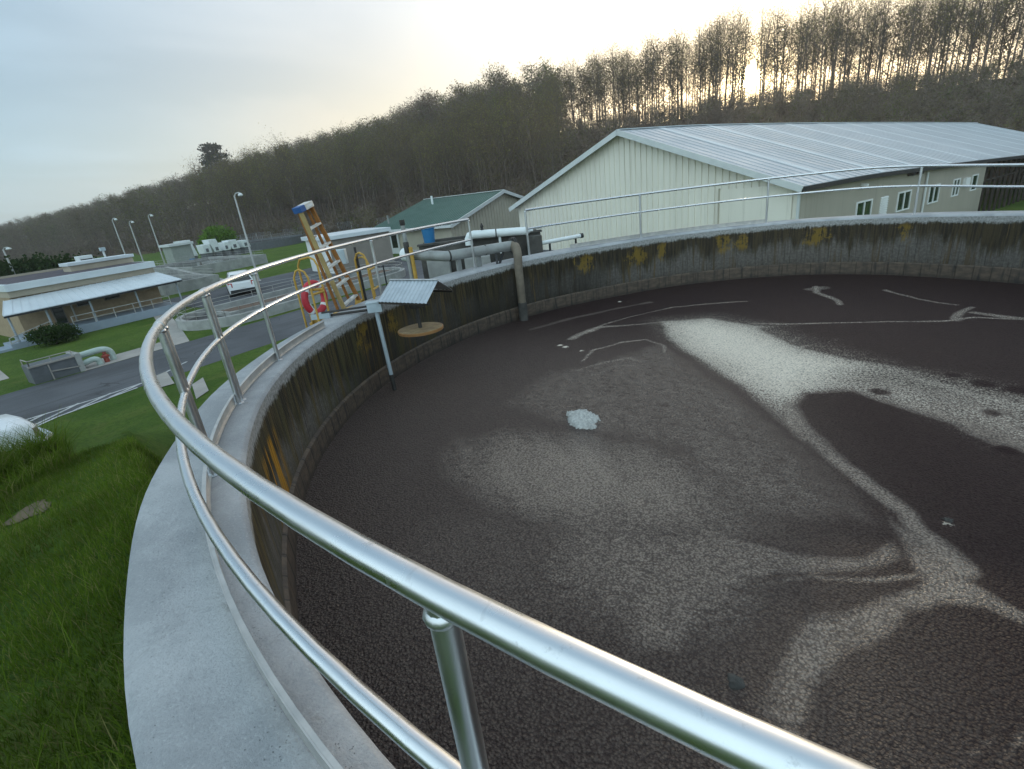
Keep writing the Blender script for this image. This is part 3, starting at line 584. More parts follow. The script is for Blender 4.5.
# ------------------------------------------------------------------ control post, shelter, probe
cpb = thing('conduit_post', 'dark conduit with a pale grey electrical box behind the railing', 'electrical box', cyl(-81.5, 7.85, -3.5))
obj('conduit', MB().tube([cyl(-79.6, 7.78, -3.5), cyl(-79.6, 7.78, .94)], .022, 8), M['dark'], cpb, True)
obj('conduit', MB().tube([cyl(-84.5, 7.78, -3.5), cyl(-84.5, 7.78, .50)], .014, 8), M['dark'], cpb, True)
c = cyl(-78.9, 8.05, .80); obj('box', MB().obox(c, (.09,.05,0), (-.03,.05,0), (0,0,.13)), M['elec_box'], cpb, bevel=.01)
sh = thing('motor_shelter', 'small gabled corrugated metal roof over a mixer shaft inside the tank', 'shelter', (-5.95,-1.85,WZ))
a, b, c_, d_ = Vector((-6.47,-1.80,.42)), Vector((-5.41,-1.81,.42)), Vector((-6.32,-2.29,.18)), Vector((-5.27,-2.27,.18)); e_ = Vector((-5.55,-1.35,.18))
al = (b-a); n = 26; mb = MB()
a2 = a + (e_-b)
dn1 = (c_-a); dn2 = (e_-b); upv = al.cross(dn1).normalized(); upv = upv if upv.z > 0 else -upv
uw = dn2.cross(al).normalized(); uw = uw if uw.z > 0 else -uw
for dn, uu in ((dn1, upv), (dn2, uw)):
    for i in range(n):
        p0, p1 = a+al*(i/n), a+al*((i+1)/n); h0, h1 = uu*(.012*(i % 2)), uu*(.012*((i+1) % 2))
        mb.hexa([p0+h0-uu*.004, p1+h1-uu*.004, p1+dn+h1-uu*.004, p0+dn+h0-uu*.004, p0+h0, p1+h1, p1+dn+h1, p0+dn+h0])
obj('roof', mb, M['corrugated'], sh)
obj('ridge_cap', MB().beam(a+Vector((0,0,.014)), b+Vector((0,0,.014)), .05, .012), M['corrugated'], sh)
obj('frame', MB().beam(c_+Vector((.02,.02,-.02)), d_+Vector((.02,.02,-.02)), .03, .03).beam(a2+dn2*-.05+Vector((0,0,-.03)), e_+Vector((0,0,-.03)), .03, .03).beam((c_+d_)/2+Vector((0,0,-.03)), (a2+e_)/2+Vector((0,0,-.03)), .04, .04).beam((a2+e_)/2+Vector((0,0,-.05)), Vector((-7.3,-.7,.05)), .07, .07), M['shade_wood'], sh)
dc = Vector((-5.87,-1.9,-.35))
obj('shaft', MB().tube([dc+Vector((0,0,-.10)), dc+Vector((0,0,.62))], .03, 10), M['iron'], sh, True)
obj('motor', MB().lathe(dc+Vector((0,0,.36)), [(.11,0),(.12,.02),(.12,.2),(.09,.26)], 18), M['iron'], sh, True)
obj('splash_disc', MB().lathe(dc, [(.355,-.02),(.362,.010),(.35,.022),(.05,.026)], 40), M['disc'], sh, True)
obj('disc_rim', MB().lathe(dc, [(.352,-.026),(.37,-.024),(.371,.014),(.364,.018)], 40), M['disc_edge'], sh, True)
pr_ = thing('level_probe', 'pale blue box and pole of a level probe reaching down into the sludge', 'probe', (-6.5,-2.2,0))
px = Vector((-6.50,-2.20,.07))
obj('box', MB().obox(px, (.09,.075,0), (-.055,.065,0), (0,0,.075)), M['elec_box'], pr_, bevel=.008)
obj('box_lid', MB().obox(px+Vector((0,0,.085)), (.1,.083,0), (-.062,.073,0), (0,0,.009)), M['elec_box'], pr_)
obj('pole', MB().tube([px+Vector((.02,-.01,-.07)), Vector((-6.42,-2.23,-1.08))], .034, 14), M['pvc'], pr_, True)
obj('probe_tip', MB().tube([Vector((-6.42,-2.23,-1.08)), Vector((-6.40,-2.235,-1.5))], .036, 14), M['iron'], pr_, True)
obj('arm', MB().tube([px+Vector((-.05,-.05,.03)), Vector((-7.15,-2.75,.09))], .017, 8).tube([px+Vector((-.05,-.05,-.03)), Vector((-7.12,-2.68,.03))], .02, 8), M['iron'], pr_, True)
obj('bracket', MB().obox((-7.2,-2.72,.04), (.12,.09,0), (-.05,.07,0), (0,0,.04)), M['pvc'], pr_)

# ------------------------------------------------------------------ pipes and inlet box
ib = thing('inlet_box', 'dark weathered concrete inlet box standing behind the tank rim', 'concrete box', (-8.6,4.0,-3.5))
t_ = Vector((.80,.60,0)); n_ = Vector((-.60,.80,0))
def along(s_, d, z): q = Vector((-10.15,2.80,0)) + t_*s_ + n_*d; return Vector((q.x, q.y, z))
mb = MB(); 
def walls(x0, x1, y0, y1, z0, z1, w=.18):
    m_ = MB()
    for (a0, a1, b0, b1) in ((x0,x1,y0,y0+w),(x0,x1,y1-w,y1),(x0,x0+w,y0+w+.001,y1-w-.001),(x1-w,x1,y0+w+.001,y1-w-.001)):
        m_.hexa([along(a0,b0,z0),along(a1,b0,z0),along(a1,b1,z0),along(a0,b1,z0),along(a0,b0,z1),along(a1,b0,z1),along(a1,b1,z1),along(a0,b1,z1)])
    return m_
obj('walls', walls(0, 3.35, 0, 2.0, -3.6, .40), M['dark_concrete'], ib, bevel=.01)
obj('coping', MB().hexa([along(a_,b_,z_) for z_ in (.402,.45) for a_, b_ in ((-.04,-.04),(3.39,-.04),(3.39,.2),(-.04,.2))]), M['dark_concrete'], ib)
obj('pillar', MB().hexa([along(a_,b_,z_) for z_ in (-3.6,.34) for a_, b_ in ((2.95,-.30),(3.35,-.30),(3.35,-.06),(2.95,-.06))]), M['dark_concrete'], ib, bevel=.02)
obj('pier', MB().hexa([along(a_,b_,z_) for z_ in (-3.6,.12) for a_, b_ in ((.2,-.5),(.8,-.5),(.8,-.06),(.2,-.06))]), M['concrete'], ib, bevel=.02)
obj('pier', MB().hexa([along(a_,b_,z_) for z_ in (-3.6,.0) for a_, b_ in ((1.2,-.5),(1.9,-.5),(1.9,-.06),(1.2,-.06))]), M['concrete'], ib, bevel=.02)
tub = thing('plastic_tub', 'blue plastic tub sitting on the inlet box', 'tub', (-9.85,3.45,.40))
c = along(.28, .35, .45); obj('body', MB().lathe(c, [(.14,0),(.15,.0),(.18,.36),(.195,.37),(.195,.40),(.17,.40),(.15,.05),(.001,.04)], 20), M['bin'], tub, True)
obj('lid', MB().lathe(c+Vector((0,0,.402)), [(.2,0),(.2,.02),(.15,.04),(.001,.045)], 20), M['pipe_white'], tub, True)

bp = thing('inlet_pipe', 'large grey pipe running along the rim and elbowing down the wall into the tank', 'pipe', (-7.0,2.4,0))
pA, pB, pC = Vector((-9.75,1.55,.36)), Vector((-7.86,1.16,.34)), Vector((-6.98,2.66,.34))
pA, pB = Vector((-8.95,1.18,.42)), Vector((-7.72,1.12,.36))
pE = Vector((-6.62,2.27,WZ-.3))
obj('run', MB().tube([pA, pB+(pA-pB)*.02, pB+Vector((.06,.08,0)), pC], .115, 20), M['pipe_grey'], bp, True)
el = [pC + Vector((0,0,0))]; dirn = (pC-pB).normalized()
out = (Vector((pE.x,pE.y,0))-Vector((pC.x,pC.y,0)))
ctrl = pC + dirn*.20 + out*.55; bot = Vector((pE.x, pE.y, -.08))
el = []
P0, P1, P2 = pC, Vector((pE.x, pE.y, pC.z+.03))*.55+(pC+dirn*.22)*.45, bot
for i in range(11):
    s_ = i/10; el.append(P0*(1-s_)**2 + P1*2*s_*(1-s_) + P2*s_*s_)
obj('elbow', MB().tube(el+[Vector((pE.x, pE.y, -.95))], [.114,.113,.111,.109,.107,.105,.103,.101,.099,.097,.096,.094], 20), M['pipe_brown'], bp, True)
obj('drop_end', MB().tube([Vector((pE.x, pE.y, -.93)), pE], .104, 20), M['dark_concrete'], bp, True)
for s_ in (0.02,): obj('flange', MB().lathe(pC-dirn*.03, [(.12,0),(.19,.002),(.19,.035),(.12,.037)], 24, dirn).lathe(pC+dirn*.015, [(.12,0),(.19,.002),(.19,.035),(.12,.037)], 24, dirn), M['iron'], bp, True)
for i in range(10):
    a_ = 2*pi*i/10; x_ = dirn.cross(Vector((0,0,1))).normalized(); y_ = x_.cross(dirn)
    if i % 2 == 0: obj('bolt', MB().tube([pC+dirn*-.06+(x_*cos(a_)+y_*sin(a_))*.158, pC+dirn*.08+(x_*cos(a_)+y_*sin(a_))*.158], .014, 6), M['iron'], bp)
for s_ in (.02, .55): q = pB.lerp(pC, s_); obj('strap', MB().lathe(q, [(.117,0),(.121,.002),(.121,.03),(.117,.032)], 20, dirn), M['iron'], bp, True)
obj('end_flange', MB().lathe(pA, [(.10,-.05),(.16,-.04),(.16,.04),(.12,.05)], 20, (pA-pB)).lathe(pA+(pA-pB).normalized()*.09, [(.15,-.04),(.15,.06),(.08,.1)], 20, (pA-pB)), M['pipe_white'], bp, True)
q = pB.lerp(pC, .72); qq = Vector((q.x+.25, q.y-.3, 0)); obj('wall_bracket', MB().beam(q+Vector((.05,-.06,-.1)), q+Vector((.12,-.14,-.78)), .05, .05).beam(q+Vector((.1,.16,-.12)), q+Vector((.12,-.14,-.45)), .04, .04), M['dark'], bp)
for s_ in (.15, .45): q = pB.lerp(pC, s_); obj('saddle', MB().beam(q+Vector((0,0,-.1)), Vector((q.x, q.y, -.02)), .14, .05), M['pipe_grey'], bp)
obj('leg', MB().tube([pA+Vector((-.02,0,-.1)), Vector((pA.x-.02, pA.y, -3.5))], .05, 10), M['pipe_white'], bp, True)

wp = thing('white_pipe', 'short white insulated pipe with an elbow and valve knob above the inlet box', 'pipe', (-8.2,3.9,.4))
w0, w1 = Vector((-8.80,3.42,.57)), Vector((-7.62,4.30,.50)); dd = (w1-w0).normalized()
obj('run', MB().tube([w0+Vector((-.06,-.03,-.26)), w0+Vector((-.06,-.03,-.10)), w0+Vector((-.03,-.01,-.03)), w0+dd*.08, w1], .105, 20), M['pipe_white'], wp, True)
obj('end_cap', MB().lathe(w1, [(.10,0),(.115,.004),(.10,.05),(.06,.10),(.03,.14),(.03,.2)], 18, dd), M['pipe_white'], wp, True)
q = w0.lerp(w1, .22); obj('valve_knob', MB().lathe(q+Vector((0,0,.10)), [(.04,0),(.045,.03),(.025,.05),(.05,.09),(.03,.14),(.01,.18)], 12), M['iron'], wp, True)
q = w0.lerp(w1, .45); obj('band', MB().lathe(q, [(.106,0),(.11,.002),(.11,.03),(.106,.032)], 20, dd), M['iron'], wp, True)
for s_ in (.52,): q = w0.lerp(w1, s_); obj('support', MB().tube([q, Vector((q.x, q.y, .0))], .035, 8), M['pipe_white'], wp, True)
pk = MB().beam(Vector((-9.05,3.75,.60)), Vector((-7.50,4.95,.50)), .16, .045); solo('plank', pk, M['rail_grey'], 'pale weathered plank lying behind the white pipe', 'plank', loc=(-8.3,4.3,.5))
pv = thing('pvc_pipe', 'thin white plastic pipe with a dark end, in front of the hall', 'pipe', (-7.0,5.2,.1))
v0, v1 = Vector((-7.42,4.75,.06)), Vector((-6.62,5.78,.14)); v0, v1 = Vector((-7.38,4.66,.12)), Vector((-6.66,5.66,.15))
obj('tube', MB().tube([v0, v1], .055, 14), M['pipe_white'], pv, True); obj('cap', MB().tube([v1-(v1-v0)*.03, v1+(v1-v0)*.035], .066, 14), M['dark'], pv, True)
for q in (.2, .85): p = v0.lerp(v1, q); obj('stand', MB().tube([p, Vector((p.x, p.y, -3.5))], .03, 8), M['dark'], pv, True)
yp = thing('yellow_post', 'yellow post with a grey vent pipe standing behind the railing', 'post', (-8.94,1.05,-3.5))
obj('post', MB().tube([(-8.60,.93,-3.5),(-8.60,.93,.62)], .045, 12), M['yellow'], yp, True)
obj('vent_pipe', MB().tube([(-8.72,.93,-.3),(-8.72,.93,1.22)], .05, 12), M['pipe_grey'], yp, True)
obj('coupling', MB().lathe((-8.72,.93,.5), [(.052,0),(.065,.01),(.065,.22),(.052,.24)], 14), M['iron'], yp, True); obj('vent_cap', MB().lathe((-8.72,.93,1.1), [(.052,0),(.06,.01),(.06,.12),(.045,.12)], 14), M['iron'], yp, True)

# ------------------------------------------------------------------ terrain
AZ_ = [-180,-130,-100,-78,-70,-62,-54,-44,-35,-25,-14,-1,8,20,60,110,180]
D0_ = [260,260,260,230,165,128,118,105,98,95,95,95,95,95,120,200,260]
D1_ = [520,520,520,480,400,320,270,230,195,170,165,165,165,170,200,320,520]
Z1_ = [2,0,2.5,5,9,12,14,15.5,16.5,15.2,15.3,13.8,11,10.5,10,6,2]
def hillz(x, y):
    dx, dy = x-CAM.x, y-CAM.y; D = np.hypot(dx, dy); az = np.degrees(np.arctan2(dx, dy))
    d0, d1, z1 = np.interp(az, AZ_, D0_), np.interp(az, AZ_, D1_), np.interp(az, AZ_, Z1_)
    s_ = np.clip((D-d0)/(d1-d0), 0, 1); s_ = s_**1.25*(1.25-.25*s_)
    z = -3.5+(z1+3.5)*s_ - np.maximum(D-d1, 0)*np.interp(az, [-60,-45,20,60], [.0,.05,.05,.0])
    z = np.maximum(z, -8)
    return z + s_*(np.sin(x*.11+y*.07)*.5+np.sin(x*.05-y*.13+1)*.6), s_
def groundz(x, y):
    r = np.hypot(x, y); th = np.degrees(np.arctan2(x, -y)); az = np.degrees(np.arctan2(x-CAM.x, y-CAM.y)); b = np.interp(az, [-180,-75,-69.5,60,90,180], [1,1,0,0,1,1])
    D = np.hypot(x-CAM.x, y-CAM.y); low = 1.5*np.clip((az+3)/8, 0, 1)*np.clip((70-az)/40, 0, 1)*np.clip((D-24)/22, 0, 1)*np.clip((110-D)/25, 0, 1)
    berm = np.interp(r, [0,7.6,9,12.2,13.2,16.2,40], [-1.0,-1.0,-1.2,-1.85,-2.2,-3.5,-3.5])
    z = -3.5+(berm+3.5)*b; h, s_ = hillz(x, y)
    bumps = (np.sin(x*1.9+y*.8)*np.sin(y*1.5-x*.6))*.035+np.sin(x*.7+2)*np.sin(y*.9)*.04
    z = np.where(r < 20, z+bumps*b, z)
    return np.where(r > 60, h, z)-low
rs = np.concatenate([[7.62],np.arange(7.8,20,.35),np.arange(20,60,2.5),60*1.09**np.arange(0,33)]); na = 360
aa = np.radians(np.arange(na)); RR, AA = np.meshgrid(rs, aa, indexing='ij'); gx, gy = RR*np.sin(AA), -RR*np.cos(AA)
gz = groundz(gx, gy); V = np.column_stack([gx.ravel(), gy.ravel(), gz.ravel()])
i0 = (np.arange(len(rs)-1)[:,None]*na+np.arange(na)[None,:]).ravel(); i1 = (np.arange(len(rs)-1)[:,None]*na+(np.arange(na)[None,:]+1)%na).ravel()
Fg = np.stack([i0, i0+na, i1+na, i1], -1)
cx = V[Fg].mean(1); _, sH = hillz(cx[:,0], cx[:,1]); hill = (sH > 0.0) & (np.hypot(cx[:,0], cx[:,1]) > 60)
def sub(name, sel, matl, lab):
    F = Fg[sel]; u_i = np.unique(F); ix = np.zeros(len(V), int); ix[u_i] = np.arange(len(u_i))
    o = link_mesh(name, np_mesh(name, V[u_i], ix[F], True), matl); tag(o, lab, None, None, 'structure'); return o
def grass_mat():
    m, t, b = nt('turf'); k = NB(t); o = k.obj()
    n = k.noise(o, .35, 6, .6); n2 = k.noise(o, 9, 6, .7); n3 = k.noise(k.scale(o, (1,.25,1)), 1.3, 4)
    col = k.mix(k.ramp(n, .35, .65), (.065,.12,.014), (.105,.165,.024)); col = k.mix(k.ramp(n2, .4, .75), col, (.042,.085,.014)); col = k.mix(k.math('MULTIPLY', k.ramp(k.noise(o, 1.6, 6, .7), .55, .72), .55), col, (.14,.15,.045))
    col = k.mix(k.math('MULTIPLY', k.ramp(n3, .5, .7), .6), col, (.13,.155,.035)); k.l(col, b.inputs['Base Color'])
    b.inputs['Roughness'].default_value = .9; b.inputs['Specular IOR Level'].default_value = .15
    k.l(k.bump(k.math('ADD', n2, k.math('MULTIPLY', k.noise(o, 2.2, 5, .7), 2.)), 1., .12), b.inputs['Normal']); return m
M['turf'] = grass_mat()
M['litter'] = mat('leaf_litter', (.12,.082,.055), (.085,.062,.04), .25, .95, 0, .6, 2.5, .3, dirt=((.04,.05,.016), .6), spec=.1)
sub('ground', ~hill, M['turf'], 'mown grass ground around the tanks'); sub('hill', hill, M['litter'], 'steep wooded hillside')
# bare earth patch in the grass
def patch(name, pts, z, matl, lab): return tag(obj(name, MB().poly([(p[0],p[1],z) for p in pts]), matl), lab, None, None, 'structure')
G = -3.5
patch('road', [(-26.45,-70),(-18,-70),(-18.2,-8.5),(-19.8,-5.3),(-20.6,-3.7),(-20.95,-1.3),(-20.95,1.2),(-21.3,14),(-21.3,60),(-26.45,60)], G+.006, M['asphalt'], 'asphalt lane past the tanks')
patch('parking_bay', [(-20.9,-40),(-16.2,-40),(-16.2,-5.6),(-20.9,-5.3)], G+.010, M['asphalt'], 'asphalt parking bay below the grass bank')
patch('yard', [(-45,8.5),(-33.5,8.5),(-33.5,16.0),(-21.0,18.5),(-21,60),(-33,60),(-33,30.5),(-45,25)], G+.012, M['asphalt'], 'asphalt yard between the buildings')
patch('path', [(-37.4,6.0),(-31.6,4.1),(-26.46,2.35),(-26.46,3.1),(-31.3,4.85),(-37.4,6.9)], G+.016, M['pad'], 'concrete footpath to the office')
patch('pavement', [(-28.2,-1.15),(-26.46,-1.15),(-26.46,2.34),(-28.2,2.9)], G+.02, M['pad'], 'concrete strip beside the lane')
patch('concrete_pad', [(-21.6,-.8),(-21.94,.1),(-19.8,-.55),(-20.0,-1.35)], G+.024, M['pad'], 'small concrete pad at the lane edge')
patch('stepping_slab', [(-18.9,-.38),(-19.3,.2),(-17.5,-.5),(-17.1,-1.1)], G+.024, M['pad'], 'small concrete slab in the grass')
patch('side_path', [(-45,-3.8),(-29.5,-3.6),(-29.5,-2.9),(-45,-1.4)], G+.014, M['pad'], 'path beside the office steps')
def line(a, b, w=.11):
    a, b = Vector((*a, G+.016)), Vector((*b, G+.016)); d = (b-a).normalized(); n = Vector((-d.y, d.x, 0))*w/2; return [a-n, b-n, b+n, a+n]
mb = MB()
for a, b in (((-22.2,-14),(-21.6,-4.9)),((-21.6,-4.9),(-21.41,-3.44)),((-21.41,-3.44),(-21.3,-2.4)),((-21.3,-2.4),(-21.4,-.73)),((-21.4,-.73),(-22.5,1.12)),((-20.6,-3.75),(-20.95,-1.3)),((-19.8,-5.4),(-20.6,-3.75))): mb.quad(*line(a, b))
for i in range(5):
    y_ = -1.9-1.05*i; mb.quad(*[Vector((p.x,p.y,p.z+.003)) for p in line((-20.85+.2*i*.8,y_-.3), (-21.36-.03*i,y_+.9+.1*i), .12)])
tag(obj('road_marking', mb, M['white_line']), 'white hatched markings at the lane edge', None, None, 'structure')
mb = MB(); mb.poly([(p[0],p[1],G+.02) for p in [(-43,10),(-43.1,10),(-36,30),(-35.9,30)][::-1]])
mb = MB().quad(*[Vector((p.x,p.y,G+.018)) for p in line((-42.3,14.5),(-39.0,22.5), .14)]); tag(obj('yard_marking', mb, M['white_line']), 'white edge line of the yard', None, None, 'structure')

# ------------------------------------------------------------------ cream hall
A2 = Vector((-3.2506,24.335,0)); Bv = Vector((-24.84,30.59,0)); gv = (Bv-A2); GW = gv.length; gv.normalize(); sv = Vector((sin(radians(22)), cos(radians(22)), 0)); sn = Vector((sv.y,-sv.x,0)); gn = Vector((gv.y,-gv.x,0)); gn = gn if gn.y < 0 else -gn
EZ, RZ = .05, 4.2; LEN = 64.; WL = 28.
dz = lambda v: -1.7*max(0, (v-6)/58)**1.2
def H(u, v, z, o=0): return A2 + gv*u + sv*v + sn*o + Vector((0,0,z))
hz = lambda u: EZ+(RZ-EZ)*(1-abs(u-GW/2)/(GW/2))
hall = thing('storage_hall', 'long cream metal hall with a low-pitched pale grey roof beyond the tank', 'building', A2+Vector((0,0,G)))
mb = MB(); w = .2
mb.poly([H(0,0,G),H(GW,0,G),H(GW,0,EZ),H(GW/2,0,RZ),H(0,0,EZ)]); obj('gable_wall', mb, M['hall_wall'], hall)
mb = MB()
nrib = 52
for i in range(1, nrib):
    u = GW*i/nrib; c = H(u,0,0)+gn*.03
    z1 = hz(u)-.03; mb.obox((c.x,c.y,(G+z1)/2), gv*.035, gn*.032, (0,0,(z1-G)/2))
rb = obj('siding_ribs', mb, M['hall_wall'], hall)
mb = MB(); segs = np.linspace(0, WL, 8)
GB = G-1.6
for v0, v1 in zip(segs[:-1], segs[1:]): mb.quad(H(0,v0,GB),H(0,v1,GB),H(0,v1,EZ+dz(v1)-.02),H(0,v0,EZ+dz(v0)-.02))
mb.quad(H(0,WL,GB),H(GW,WL,GB),H(GW,WL,EZ+dz(WL)-.05),H(0,WL,EZ+dz(WL)-.05)); mb.quad(H(GW,0,G),H(GW,LEN,G),H(GW,LEN,EZ-1.2),H(GW,0,EZ)); obj('side_wall', mb, M['hall_side'], hall)
segs = np.arange(-.5, LEN+.1, 1.5); ov = .38; sl_ = (RZ-EZ)/(GW/2)
mb = MB()
for v0, v1 in zip(segs[:-1], segs[1:]):
    for (ua, za, ub, zb) in ((-ov, EZ-ov*sl_, GW/2, RZ), (GW/2, RZ, GW+ov, EZ-ov*sl_)):
        P = [H(ua,v0,za+dz(v0)+.1),H(ua,v1,za+dz(v1)+.1),H(ub,v1,zb+dz(v1)+.1),H(ub,v0,zb+dz(v0)+.1)]
        mb.hexa([p-Vector((0,0,.09)) for p in P]+P)
roof = obj('roof', mb, M['hall_roof'], hall)
mb = MB()
for v in np.arange(0, LEN, .75):
    for (ua, za, ub, zb) in ((-ov, EZ-ov*sl_, GW/2, RZ),):
        p, q = H(ua,v,za+dz(v)+.115), H(ub,v,zb+dz(v)+.115); mb.beam(p, q, .04, .022)
ribs = obj('roof_ribs', mb, M['hall_roof'], roof)
mb = MB()
for v in np.arange(3.2, LEN-1, 5.2):
    P = [H(-ov,v,EZ-ov*sl_+dz(v)+.122),H(-ov,v+.62,EZ-ov*sl_+dz(v+.62)+.122),H(GW/2,v+.62,RZ+dz(v+.62)+.122),H(GW/2,v,RZ+dz(v)+.122)]; mb.hexa([p-Vector((0,0,.015)) for p in P]+P)
obj('roof_strip', mb, M['roof_strip'], roof)
mb = MB()
for v0, v1 in zip(segs[:-1], segs[1:]): mb.beam(H(GW/2,v0,RZ+dz(v0)+.12), H(GW/2,v1,RZ+dz(v1)+.12), .35, .05)
obj('ridge_cap', mb, M['roof_strip'], roof)
mb = MB(); o_ = gn*.06
for (ua, za, ub, zb) in ((-ov-.05, EZ-ov*sl_, GW/2, RZ), (GW/2, RZ, GW+ov+.05, EZ-ov*sl_)):
    p, q = H(ua,-.55,za-.04)+o_, H(ub,-.55,zb-.04)+o_; mb.beam(p, q, .06, .33)
obj('barge_board', mb, M['trim'], hall)
mb = MB()
for v0, v1 in zip(segs[:-1], segs[1:]): mb.beam(H(-ov-.03,v0,EZ-ov*sl_+dz(v0)-.05), H(-ov-.03,v1,EZ-ov*sl_+dz(v1)-.05), .05, .24)
obj('gutter', mb, M['dark'], hall)
obj('corner_trim', MB().beam(H(0,0,G,.02)+gn*.035, H(0,0,EZ-.15,.02)+gn*.035, .12, .12, gv), M['trim'], hall)
dr_ = MB()
c0, c1 = H(.3,0,0)+gn*.085, H(4.4,0,0)+gn*.085
dr_.hexa([Vector((p.x,p.y,z_))+gn*o2 for z_ in (G, .12) for p, o2 in ((c0,-.02),(c1,-.02),(c1,.002),(c0,.002))]); sd_ = obj('sliding_door', dr_, M['hall_wall'], hall)
mb = MB().beam(Vector((c1.x,c1.y,G))+gn*.02, Vector((c1.x,c1.y,.2))+gn*.02, .12, .06, gv)
obj('door_jamb', mb, M['tan_wall'], hall)
def hwin(v0, v1, z0, z1, name='window', two=True):
    mb = MB(); t2 = .09
    for (a, b, c, d) in ((v0,v1,z0,z0+t2),(v0,v1,z1-t2,z1),(v0,v0+t2,z0+t2,z1-t2),(v1-t2,v1,z0+t2,z1-t2))+(((v0+v1)/2-.05,(v0+v1)/2+.05,z0+t2,z1-t2),)*two:
        mb.hexa([H(0,a,c,.004),H(0,b,c,.004),H(0,b,c,.07),H(0,a,c,.07),H(0,a,d,.004),H(0,b,d,.004),H(0,b,d,.07),H(0,a,d,.07)])
    f = obj(name, mb, M['white'], hall); WLOC[f.name] = WLOC[hall.name]
    obj('pane', MB().quad(H(0,v0+t2,z0+t2,.02),H(0,v1-t2,z0+t2,.02),H(0,v1-t2,z1-t2,.02),H(0,v0+t2,z1-t2,.02)), M['glass_green'], f); return f
hwin(6.5, 8.5, -2.75, -1.5); hwin(12.1, 14.1, -2.75, -1.5); hwin(17.1, 18.9, -2.8, -1.55); hwin(21.4, 22.7, -2.75, -1.5); hwin(25.2, 26.4, -2.7, -1.5, two=False)
mb = MB().hexa([H(0,a,z,o) for z in (-2.7,-1.55) for a, o in ((9.7,.004),(10.7,.004),(10.7,.03),(9.7,.03))])
for i in range(8): mb.hexa([H(0,a,z,o) for z in (-2.65+i*.14,-2.58+i*.14) for a, o in ((9.72,.032),(10.68,.032),(10.68,.07),(9.72,.07))])
obj('louvre', mb, M['white'], hall)
obj('downpipe', MB().tube([H(0,16.2,-.6,.1),H(0,16.2,G,.1)], .07, 8), M['trim'], hall, True)
obj('meter_box', MB().hexa([H(0,a,z,o) for z in (-2.2,-1.6) for a, o in ((23.4,.004),(24.3,.004),(24.3,.2),(23.4,.2))]), M['white'], hall)
for v in (13.3, 14.6): obj('flood_lamp', MB().beam(H(0,v,-.5,.02), H(0,v,-.5,.35), .3, .2), M['dark'], hall)
obj('security_camera', MB().beam(H(0,6.8,-.55,.02), H(0,6.8,-.6,.4), .16, .14), M['white'], hall)
for v in np.arange(WL+1, LEN, 1.3): obj('shed_post', MB().beam(H(.2,v,GB), H(.2,v,EZ+dz(v)-.1), .18, .18), M['shade_wood'], hall)
for z in (-1.2, -2.2): obj('shed_rail', MB().beam(H(.2,WL,z), H(.2,LEN,z), .05, .14), M['shade_wood'], hall)

# ------------------------------------------------------------------ green-roofed building
gb = thing('green_roofed_building', 'tan building with a green corrugated metal roof behind the pipes', 'building', (-38,36,G))
ex, ey = Vector((-1,-.03,0)), Vector((-.10,.99,0)).normalized(); E0 = Vector((-33.4,31.6,0)); GL, GD = 10.6, 21.; GE, GR = -.98, 1.34
def K(a, b, z): return E0+ex*a+ey*b+Vector((0,0,z))
mb = MB().poly([K(0,0,G),K(0,GD,G),K(0,GD,GE),K(0,GD/2,GR),K(0,0,GE)]).quad(K(GL,0,G),K(0,0,G),K(0,0,GE),K(GL,0,GE)).quad(K(GL,GD,G),K(GL,0,G),K(GL,0,GE),K(GL,GD,GE)); obj('wall', mb, M['tan_wall'], gb)
mb = MB()
for i in range(1, 34):
    b = GD*i/34; z1 = GE+(GR-GE)*(1-abs(b-GD/2)/(GD/2)); c = K(-.03,b,0); mb.obox((c.x,c.y,(G+z1)/2), ey*.04, ex*.03, (0,0,(z1-G)/2-.02))
obj('siding_ribs', mb, M['tan_wall'], gb)
mb = MB(); s2 = (GR-GE)/(GD/2)
for (b0, z0, b1, z1) in ((-.6, GE-.6*s2, GD/2, GR), (GD/2, GR, GD+.6, GE-.6*s2)):
    P = [K(-.5,b0,z0+.05),K(-.5,b1,z1+.05),K(GL+.5,b1,z1+.05),K(GL+.5,b0,z0+.05)]; mb.hexa([p-Vector((0,0,.1)) for p in P]+P)
rf = obj('roof', mb, M['green_roof'], gb)
mb = MB()
for a in np.arange(-.4, GL+.5, .38): mb.beam(K(a,-.6,GE-.6*s2+.085), K(a,GD/2,GR+.085), .07, .07)
obj('roof_ribs', mb, M['green_roof'], rf)
obj('ridge_cap', MB().beam(K(-.5,GD/2,GR+.14), K(GL+.5,GD/2,GR+.14), .4, .06), M['trim'], rf)
mb = MB()
for (b0, z0, b1, z1) in ((-.65, GE-.65*s2, GD/2, GR), (GD/2, GR, GD+.65, GE-.65*s2)): mb.beam(K(-.56,b0,z0-.02), K(-.56,b1,z1-.02), .08, .34)
mb.beam(K(-.5,-.66,GE-.6*s2-.03), K(GL+.5,-.66,GE-.6*s2-.03), .06, .24); obj('trim', mb, M['trim'], gb)
obj('vent_pipe', MB().tube([K(GL*.75,GD*.38,GR-.9), K(GL*.75,GD*.38,GR+.4)], .12, 8), M['pipe_white'], gb, True)
obj('vent_pipe', MB().tube([K(GL*.9,1.6,GE+.2), K(GL*.9,1.6,GE+1.3)], .10, 8), M['pipe_grey'], gb, True)
f = obj('door', MB().hexa([K(a,b,z) for z in (G,-1.35) for a, b in ((7.0,-.02),(8.3,-.02),(8.3,-.10),(7.0,-.10))]), M['trim'], gb); obj('pane', MB().hexa([K(a,b,z) for z in (-2.9,-1.55) for a, b in ((7.25,-.105),(8.0,-.105),(8.0,-.12),(7.25,-.12))]), M['glass'], f)
